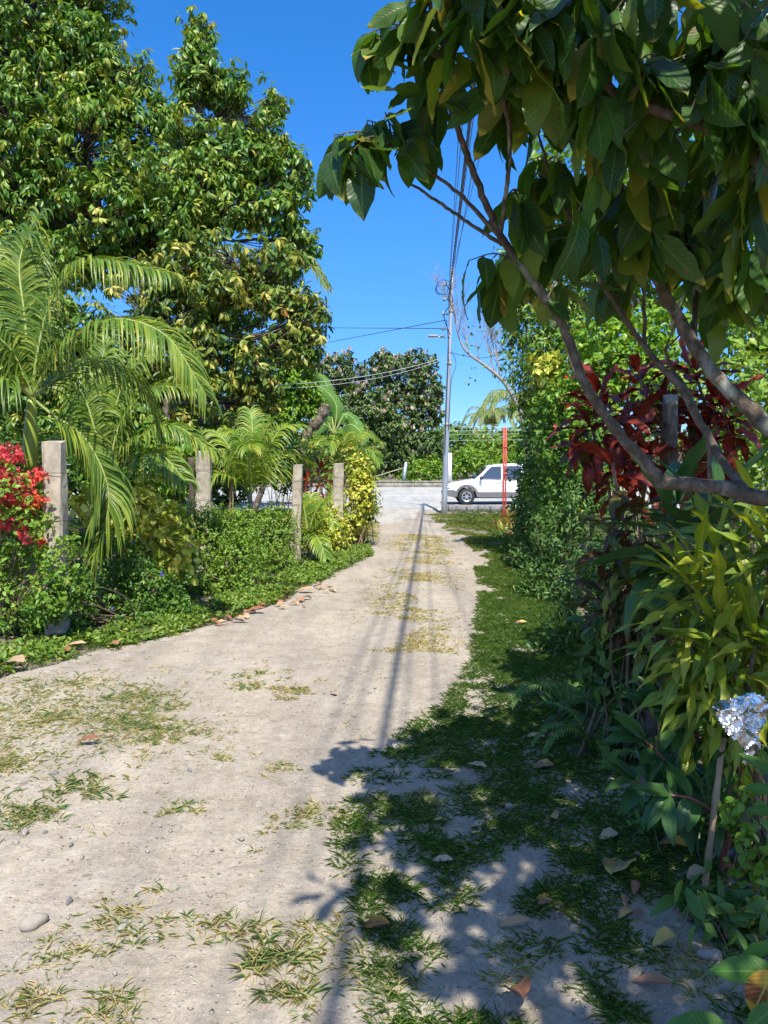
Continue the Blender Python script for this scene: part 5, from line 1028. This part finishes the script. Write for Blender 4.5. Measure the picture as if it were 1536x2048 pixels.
FL = [('largest pale yellow fallen leaf with a brown stain, on the shaded grass at lower right', 1236, 1762, .20, 'litter_y', 5.7, .35, .62),
 ('reddish brown curled leaf at the bottom edge of the picture', 1035, 2015, .13, 'litter_b', .2, .9, .6), ('slender curled yellow leaf on shaded dirt below the largest pale leaf', 1100, 1842, .15, 'litter_y', 5.3, .8, .34),
 ('orange leaf lying where the tree shadow meets the sunlit path', 756, 1860, .10, 'litter_o', 1.5, .4, .5), ('orange-yellow leaf among weeds in front of the right foreground plant', 1475, 1870, .13, 'litter_o', .9, .5, .55),
 ('yellow-brown cupped leaf right of the slender curled yellow one', 1330, 1908, .09, 'litter_y', 1.6, .9, .6), ('narrow brown leaf in the shaded grass near the bottom right', 1310, 1982, .12, 'litter_b', 1.2, .4, .3),
 ('short tan leaf above the largest pale yellow leaf', 1220, 1690, .09, 'litter_t', 1.7, .5, .6), ('small yellow leaf folded in half on dark grass left of the short tan leaf', 1105, 1655, .07, 'litter_y', .6, .9, .8),
 ('pale yellow pointed leaf in the middle of the shaded grass', 882, 1650, .09, 'litter_y', 5.2, .5, .5), ('pinkish tan narrow leaf near the edge of the shaded grass', 957, 1540, .13, 'litter_t', .8, .3, .32),
 ('pale greenish-yellow leaf lying right of the pinkish narrow leaf', 1090, 1546, .11, 'litter_y', 1.4, .4, .6), ('tan fern-like torn leaf near the hedge foot, left of its pair', 1072, 1484, .13, 'litter_t', 1.2, .3, .35), ('brown small leaf at the hedge foot, right of the torn tan leaf', 1106, 1480, .07, 'litter_b', 1.8, .5, .5),
 ('small orange leaf beside a grey stone on the shaded grass', 1003, 1618, .06, 'litter_o', .3, .5, .5), ('dull pinkish leaf in a sun fleck on the dirt', 888, 1728, .09, 'litter_t', 1.4, .3, .4), ('brown leaf curled by the foot of the bamboo stake', 1385, 1640, .15, 'litter_b', 1.3, .6, .5),
 ('orange-brown leaf lying against the torn plastic sheet', 1350, 1720, .14, 'litter_o', .7, .7, .45), ('small brown leaf below the fern', 1290, 1640, .09, 'litter_b', 1.5, .6, .4), ('tan leaf half under the largest pale yellow leaf\'s grass, near the weeds', 1395, 1770, .10, 'litter_t', 2.0, .5, .5),
 ('orange-brown leaf alone in the middle of the sunlit path', 668, 1396, .10, 'litter_b', .5, .6, .4), ('curled brown leaf in the sparse grass on the left of the path', 178, 1500, .16, 'litter_b', 1.4, .6, .3),
 ('large tan leaf on the green verge at the left edge', 28, 1348, .30, 'litter_t', 1.1, .5, .4), ('brown leaf on the verge right of the large tan leaf', 128, 1318, .22, 'litter_b', .9, .4, .35), ('flat tan leaf on the verge beneath the drooping frond', 155, 1298, .20, 'litter_t', 1.5, .3, .3), ('reddish leaf at the verge edge nearest the path', 227, 1300, .18, 'litter_b', 1.0, .5, .4),
 ('first of the dry leaves strewn at the foot of the light green bush, nearest', 482, 1248, .26, 'litter_t', 1.0, .5, .25), ('brown leaf close behind the nearest dry leaf under the light green bush', 512, 1228, .24, 'litter_b', 1.5, .5, .35), ('round brown leaf at the path edge below the low green bush', 570, 1196, .18, 'litter_b', .3, .7, .6), ('tan leaf farther along the path edge toward the corner', 612, 1190, .28, 'litter_t', 1.4, .4, .3), ('small dark red leaf at the path edge before the corner', 636, 1182, .16, 'litter_b', .8, .6, .5),
 ('yellow leaf on the far shaded verge by the hedge', 1042, 1257, .14, 'litter_y', 1.5, .4, .4), ('tiny yellow leaf left of the slender curled one', 1088, 1810, .05, 'litter_o', 1.6, .4, .5), ('tan leaf on dirt under the slender curled yellow one', 1035, 1862, .12, 'litter_t', 1.7, .3, .35)]
for (lb, px, py, L_, m_, rot, cu, wd) in FL: fallen(lb, px, py, L_, m_, rot, cu, wd)
t_rs = np.random.RandomState(3)
for k in range(26):
    px = 420+t_rs.rand()*260; py = 1262-(px-420)*.34+t_rs.normal()*7; fallen('small dry brown leaf among the many scattered along the left verge edge', px, py, .09+.07*t_rs.rand(), ('litter_b', 'litter_t')[k % 2], t_rs.rand()*6, .6, .45, group='dry leaves scattered along the left verge edge')
for k in range(22):
    px = 1180+t_rs.rand()*330; py = 1600+t_rs.rand()*300; fallen('small dry leaf among the litter under the right hedge', px, py, .03+.04*t_rs.rand(), ('litter_b', 'litter_y', 'litter_b')[k % 3], t_rs.rand()*6, .8, .45, group='dry leaf litter under the right hedge')
def rock(label, px, py, w_, h_, mat, seed, name='stone', flat=.6):
    g = ground(px, py); rs = np.random.RandomState(seed); n1, n2 = 18, 11; u = np.linspace(0, 2*np.pi, n1, endpoint=False); v = np.linspace(-np.pi/2, np.pi/2, n2)
    U, V_ = np.meshgrid(u, v); r = 1+.16*np.sin(U*2+seed)*np.cos(V_)+.10*np.sin(U*3+V_*2+seed*2)*np.cos(V_)+.03*rs.normal(size=U.shape)*np.cos(V_)
    V = np.stack([w_/2*r*np.cos(U)*np.cos(V_), w_*flat/2*r*np.sin(U)*np.cos(V_), h_/2*r*np.sin(V_)], -1).reshape(-1, 3)
    i = np.arange(n2-1)[:, None]*n1; j = np.arange(n1)[None]; j2 = (j+1) % n1; mb = MB(); mb.add(V, [np.stack([i+j, i+j2, i+n1+j2, i+n1+j], -1).reshape(-1, 4)])
    o = mb.build(name, M[mat]); o.location = (g[0], g[1], g[2]+h_*.34+.015); o.rotation_euler = (0, 0, seed*.7); tag(o, label, 'stone'); return o
for a in [('largest smooth grey stone on the sunlit dirt, lower left', 66, 1850, .088, .055, 'stone', 1), ('dark egg-shaped stone standing above the largest smooth stone', 138, 1802, .03, .035, 'stoned', 2), ('pale rounded stone in the cluster at the left edge by the grass', 50, 1668, .05, .035, 'stone', 3), ('smaller stone just below the pale rounded one at the left edge', 32, 1686, .036, .025, 'stone', 4), ('grey stone touching the grass tuft right of the pale rounded one', 90, 1666, .022, .02, 'stoned', 5),
          ('small dark stone right of the left edge cluster', 142, 1690, .026, .016, 'stoned', 6), ('rough little stone below the small dark stone', 164, 1714, .03, .022, 'stone', 7), ('dark small stone alone on the path above the middle left', 380, 1549, .03, .022, 'stoned', 8), ('white pebble inside the tip of the tree shadow', 760, 1564, .035, .025, 'stone', 9), ('dark round stone in the shaded grass', 850, 1548, .05, .035, 'stoned', 10), ('flat round stone on the dirt near the bottom centre', 595, 1948, .034, .02, 'stone', 11), ('grey stone beside the small orange leaf', 1019, 1622, .05, .036, 'stone', 12),
          ('pale stone in the shaded grass at the lower right', 1420, 1926, .075, .04, 'stone', 13), ('brown-grey stone above the large grass tuft at left', 108, 1557, .042, .025, 'stoned', 14), ('small pebble under the sparse tuft in the lower left', 340, 1805, .02, .016, 'stone', 15), ('half-buried flat stone between tufts in the lower left', 245, 1855, .05, .02, 'stone', 16), ('light pebble between two tufts on the left of the path', 320, 1655, .022, .02, 'stone', 17), ('small white stone on the path just left of the shadow tip', 585, 1680, .016, .014, 'stone', 18)]:
    rock(*a)
def inpath(x, y): return (x > np.interp(y, YL, XL)) & (x < np.interp(y, YR, XR))
mb = MB(); n = 7000; y = 2+RS.rand(n)**1.6*10; x = -4.5+6.5*RS.rand(n); m = inpath(x, y) | (RS.rand(n) < .3); x = x[m]; y = y[m]; n = len(x)
ico = np.array([(0, 0, 1), (.9, 0, .1), (0, .8, .1), (-.9, 0, .1), (0, -.8, .1), (0, 0, -.7)]); icf = np.array([(0, 1, 2), (0, 2, 3), (0, 3, 4), (0, 4, 1), (5, 2, 1), (5, 3, 2), (5, 4, 3), (5, 1, 4)])
s = .003+.012*RS.rand(n)**4; V = np.stack([x, y, gz(x, y)+.018], 1)[:, None]+ico[None]*s[:, None, None]*(1+.25*RS.normal(size=(n, 6, 3)))*np.array([1, 1, .6])
mb.add(V.reshape(-1, 3), [(icf[None]+(np.arange(n)*6)[:, None, None]).reshape(-1, 3)]); tag(mb.build('gravel', M['stone']), 'fine loose gravel scattered over the dirt path', 'gravel', kind='stuff')

# ------------------------------------------------------------------ grass
def blades(mb, x, y, h, spread, w_=.003, rnd=None, lift=.012, tpl=None):
    n = len(x); P = np.stack([x, y, gz(x, y)+lift-.01], 1); a = RS.rand(n)*6.283
    D = np.stack([np.cos(a)*spread, np.sin(a)*spread, np.ones(n)], 1); N = np.stack([-np.cos(a), -np.sin(a), .9*np.ones(n)], 1)
    put(mb, tpl or GT, P, D, N, h, rnd, w_)
GT = [leaf_tpl(3, 'lance', b, .3, 1.0) for b in (.5, 1.1)]
def tufts(mb, cx, cy, nb, h, rad, rndf, spread=1.1, w_=.03):
    """each tuft = nb blades radiating from a centre"""
    n = len(cx); X = np.repeat(cx, nb); Y = np.repeat(cy, nb); R_ = np.repeat(np.broadcast_to(rad, (n,)), nb)
    a = RS.rand(n*nb)*6.283; r = R_*RS.rand(n*nb)**.7; x = X+np.cos(a)*r; y = Y+np.sin(a)*r
    P = np.stack([x, y, gz(x, y)+.010], 1); sp = spread*(.3+1.2*RS.rand(n*nb)); a2 = a+.9*RS.normal(size=n*nb)
    D = np.stack([np.cos(a2)*sp, np.sin(a2)*sp, np.ones(n*nb)], 1); N = np.stack([-np.cos(a2), -np.sin(a2), .9*np.ones(n*nb)], 1)
    H = np.repeat(np.broadcast_to(h, (n,)), nb)*(.45+.75*RS.rand(n*nb)); put(mb, GT, P, D, N, H, np.clip(np.repeat(rndf, nb)*.55+RS.rand(n*nb)*.55, 0, 1), (w_*.031+.00022*np.repeat(cy, nb))*(.7+.6*RS.rand(n*nb))/np.maximum(H, .012))
# sparse tufts on the path, densest on the left
mb = MB()
n = 5000; y = 2.1+RS.rand(n)**1.3*12; x = -4.6+6.4*RS.rand(n); dens = fbm(x*1.3, y*.9, 3, 77)
left = np.exp(-((x+2.0+.05*(y-4))/.85)**2)*np.exp(-((y-4.6)/1.5)**2); keep = inpath(x, y) & ((dens-.40)*3+left*1.6 > RS.rand(n)*2.4+.35)
# wheel tracks stay bare
x, y = x[keep], y[keep]; tufts(mb, x, y, 10, .022+.035*RS.rand(len(x))**2, .02+.04*RS.rand(len(x)), .2+.7*RS.rand(len(x)))
n = 1500; y = 2.1+RS.rand(n)**1.2*10; x = -4.6+6*RS.rand(n); m = inpath(x, y); x, y = x[m], y[m]; tufts(mb, x, y, 5, .02+.02*RS.rand(len(x)), .03, .5+.5*RS.rand(len(x)), spread=2.5)
for px, py, r, h, c in ((175, 1580, .11, .09, .12), (60, 1625, .10, .08, .15), (250, 1455, .10, .08, .2), (255, 1395, .14, .08, .15), (30, 1640, .08, .07, .2), (350, 1620, .05, .06, .3), (540, 1910, .05, .09, .2), (310, 1860, .06, .06, .3), (150, 1900, .08, .06, .35), (590, 1385, .10, .08, .5), (510, 1375, .10, .07, .3), (430, 1520, .06, .05, .4), (240, 2010, .08, .06, .35), (60, 2000, .07, .06, .4), (480, 1860, .06, .07, .3), (600, 1990, .05, .08, .2), (220, 1840, .06, .06, .35), (620, 1920, .10, .05, .3), (330, 1480, .09, .07, .3), (120, 1450, .12, .07, .35), (60, 1530, .12, .07, .35), (560, 1540, .06, .05, .4)):
    g = ground(px, py); q = 16; tufts(mb, g[0]+RS.normal(size=q)*r*.9, g[1]+RS.normal(size=q)*r*.7, 13, h*.85, r*.4, np.clip(c-.05+.3*RS.rand(q), 0, 1), spread=1.4)
n = 75000; y = 2.1+RS.rand(n)**1.2*9; x = -4.6+6.4*RS.rand(n); d = .45*fbm(x*1.1, y*.8, 2, 177)+.35*fbm(x*4, y*3.2, 2, 151)+.2*fbm(x*14, y*12, 2, 131)
left = np.exp(-((x+2.1+.02*(y-4))/1.0)**2)*np.exp(-((y-4.7)/1.8)**2); m = inpath(x, y) & ((d-.50)*7+left*2.3 > RS.rand(n)*1.3+.1); x, y = x[m], y[m]
tufts(mb, x, y, 5, .025+.045*RS.rand(len(x))**2, .02, .05+.75*RS.rand(len(x)), spread=1.6, w_=.028)
tag(mb.build('path_grass', M['drygrass']), 'sparse grass tufts growing on the dirt path', 'grass', kind='stuff')
mb = MB(); n = 2600; y = 6.5+RS.rand(n)*12; c = np.interp(y, [6.5, 9, 14, 19], [.25, .33, .75, .9]); x = c+RS.normal(size=n)*(.14+.012*y); m = fbm(x*1.5, y*1.0, 3, 5) > .44; x, y = x[m], y[m]; tufts(mb, x, y, 12, .05, .05, .45+.5*RS.rand(len(x)), spread=1.5, w_=.035)
n = 900; y = 16+RS.rand(n)*9; x = -.75+.6*RS.rand(n); tufts(mb, x, y, 10, .06, .06, .3+.5*RS.rand(n), w_=.04)
tag(mb.build('dry_centre_grass', M['drygrass']), 'strip of dry yellow grass down the middle of the path', 'grass', kind='stuff')
# right verge grass
mb = MB(); n = 21000; y = 2.0+RS.rand(n)**1.7*24; xl = np.interp(y, YR, XR); e = np.interp(y, [2, 3.2, 4.2, 5, 6], [.55, .75, .7, .3, .12]); x = xl-e+RS.rand(n)*(np.interp(y, [2, 5, 9, 15, 20, 27], [1.5, 1.1, .9, .9, 2.2, 3.4])+e)
d = .6*fbm(x*3.1+4, y*2.6+1, 3, 29)+.4*fbm(x*8, y*7, 2, 17); thr = np.interp(y, [2, 3.2, 4.2, 5.5, 9, 13, 22], [.40, .345, .32, .26, .26, .36, .38])+np.where(x < xl+.1, .06, 0); m = (d > thr); x, y = x[m], y[m]
tufts(mb, x, y, 14, .040+.02*RS.rand(len(x))+.0012*y, .05, np.clip((.05+.45*RS.rand(len(x)))+np.interp(y, [7, 12, 20], [0, .2, .5]), 0, 1), spread=1.3, w_=.045)
tag(mb.build('verge_grass', M['grass']), 'shaded green grass verge along the right side of the path', 'grass', kind='stuff')
mb = MB()
n = 900; x = -.1+1.3*RS.rand(n); y = 2.1+1.2*RS.rand(n); m = fbm(x*3, y*3, 2, 88) > .5; tufts(mb, x[m], y[m], 14, .05, .04, .3+.4*RS.rand(m.sum())); 
for px, py in ((900, 1500), (860, 1600), (610, 1640), (760, 1960), (680, 1880)):
    g = ground(px, py); q = 26; tufts(mb, g[0]+RS.normal(size=q)*.09, g[1]+RS.normal(size=q)*.08, 14, .05, .03, .25+.4*RS.rand(q))
tag(mb.build('shadow_edge_grass', M['drygrass']), 'paler grass patches where the tree shadow ends', 'grass', kind='stuff')
# far wood closing the skyline
mb = MB(); n = 16000; x = -170+340*RS.rand(n); y = 84+26*RS.rand(n); top = 3.4+2.6*fbm(x*.10, y*.05, 3, 61)+1.6*fbm(x*.6, y*.3, 2, 71); z = .2+top*RS.rand(n)**.7
put(mb, T_SM, np.stack([x, y, z], 1), rnd3(n)+[0, 0, -.2], rnd3(n)+[0, -.5, .5], .9+.9*RS.rand(n))
tag(mb.build('distant_wood', M['hedge']), 'low far-off wood behind the houses and trees across the road', 'wood', kind='stuff')
# left verge ground cover
mb = MB(); n = 26000; y = 4.5+RS.rand(n)*12; xl = np.interp(y, YL, XL); x = xl+.12-RS.rand(n)**.8*np.interp(y, [5, 8, 12, 16], [1.2, .8, .7, .6]); x += (fbm(y*2, x*0, 3, 4)-.5)*.3; m = fbm(x*2, y*2, 3, 23) > .33; x, y = x[m], y[m]; n = len(x)
P = np.stack([x, y, gz(x, y)+.02+.05*RS.rand(n)], 1); D = rnd3(n)*np.array([1, 1, .4])+[0, 0, .35]; put(mb, T_SM, P, D, unit(np.array([0, -.2, 1])+.4*RS.normal(size=(n, 3))), .035+.035*RS.rand(n))
q = 1600; yy = 4.5+RS.rand(q)*11.5; xx = np.interp(yy, YL, XL)-RS.rand(q)*.8+.15; tufts(mb, xx, yy, 8, .06, .04, RS.rand(q)*.5, w_=.05)
tag(mb.build('ground_cover', M['cover']), 'low bright green creeping ground cover along the left verge', 'ground cover', kind='stuff')
# far grass: behind fence and far verge
mb = MB(); n = 5000; x = -9+8*RS.rand(n); y = 8+20*RS.rand(n); m = x < np.interp(y, YL, XL)-.6; x, y = x[m], y[m]; tufts(mb, x, y, 8, .16, .1, RS.rand(len(x))*.5, w_=.08)
n = 3000; x = -25+50*RS.rand(n); y = 50.7+3.5*RS.rand(n); tufts(mb, x, y, 8, .35, .2, RS.rand(n)*.5, w_=.14)
n = 2500; x = 2.4+8*RS.rand(n); y = 6+22*RS.rand(n); tufts(mb, x, y, 8, .15, .1, RS.rand(n)*.5, w_=.08)
tag(mb.build('garden_grass', M['grass']), 'rough green grass in the gardens and along the far kerb', 'grass', kind='stuff')

# ------------------------------------------------------------------ light, sky, camera
sh = np.array([-.08, .70, -1.0]); to = -sh/np.linalg.norm(sh)      # direction towards the sun
el = math.asin(to[2]); az = math.atan2(to[0], to[1])
L = bpy.data.lights.new('sun', 'SUN'); L.energy = 4.4; L.angle = math.radians(.53); L.color = (1, .955, .88)
lo = bpy.data.objects.new('sun', L); C.objects.link(lo); lo.rotation_euler = Vector(-to).to_track_quat('-Z', 'Y').to_euler(); lo.location = (0, -5, 12)
W = bpy.data.worlds.new('World'); bpy.context.scene.world = W; W.use_nodes = True; nt = W.node_tree; nt.nodes.clear()
sky = nt.nodes.new('ShaderNodeTexSky'); sky.sky_type = 'NISHITA'; sky.sun_disc = False; sky.sun_elevation = el; sky.sun_rotation = az; sky.air_density = 1.0; sky.dust_density = .1; sky.ozone_density = 4.0
bg = nt.nodes.new('ShaderNodeBackground'); bg.inputs[1].default_value = SKY; wo = nt.nodes.new('ShaderNodeOutputWorld')
hs = nt.nodes.new('ShaderNodeHueSaturation'); hs.inputs['Saturation'].default_value = 1.32; nt.links.new(sky.outputs[0], hs.inputs['Color'])
tc = nt.nodes.new('ShaderNodeTexCoord'); sx = nt.nodes.new('ShaderNodeSeparateXYZ'); nt.links.new(tc.outputs['Generated'], sx.inputs[0])
deep = ramp(nt, [(0, (.26, .40, .66)), (.10, (.34, .47, .72)), (.30, (.62, .72, .88)), (.6, (.80, .86, .95))], sx.outputs[2])     # clear deep-blue tropical sky down to the horizon
skyc = mixc(nt, 1.0, hs.outputs[0], deep, 'MULTIPLY')
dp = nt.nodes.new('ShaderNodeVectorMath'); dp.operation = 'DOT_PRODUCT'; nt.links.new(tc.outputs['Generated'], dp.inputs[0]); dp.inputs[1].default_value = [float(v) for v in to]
gl = math_(nt, 'POWER', math_(nt, 'MAXIMUM', dp.outputs['Value'], 0.0), 3.0)                                             # warm glow added to the sky round the sun, offsets blue fill in shade
warm_fill = mixc(nt, gl, (0, 0, 0), (2.1, 1.85, 1.55))
bg.inputs[0].default_value = (0, 0, 0, 1); nt.links.new(mixc(nt, 1.0, skyc, warm_fill, 'ADD'), bg.inputs[0]); nt.links.new(bg.outputs[0], wo.inputs[0])
cam = bpy.data.cameras.new('camera'); co = bpy.data.objects.new('camera', cam); C.objects.link(co); cam.sensor_fit = 'VERTICAL'; cam.sensor_height = 36; cam.lens = 36*F/2048; cam.clip_end = 2000; cam.clip_start = .05
co.location = (0, 0, CAMZ); co.rotation_euler = (math.pi/2-TILT, 0, 0)
S = bpy.context.scene; S.camera = co; S.view_settings.view_transform = 'Standard'; S.view_settings.look = 'None'; S.view_settings.exposure = EXPO; S.view_settings.gamma = 1
S.render.engine = 'CYCLES'; S.cycles.max_bounces = 8; S.cycles.diffuse_bounces = 3; S.cycles.glossy_bounces = 3; S.cycles.transmission_bounces = 6; S.cycles.use_denoising = True
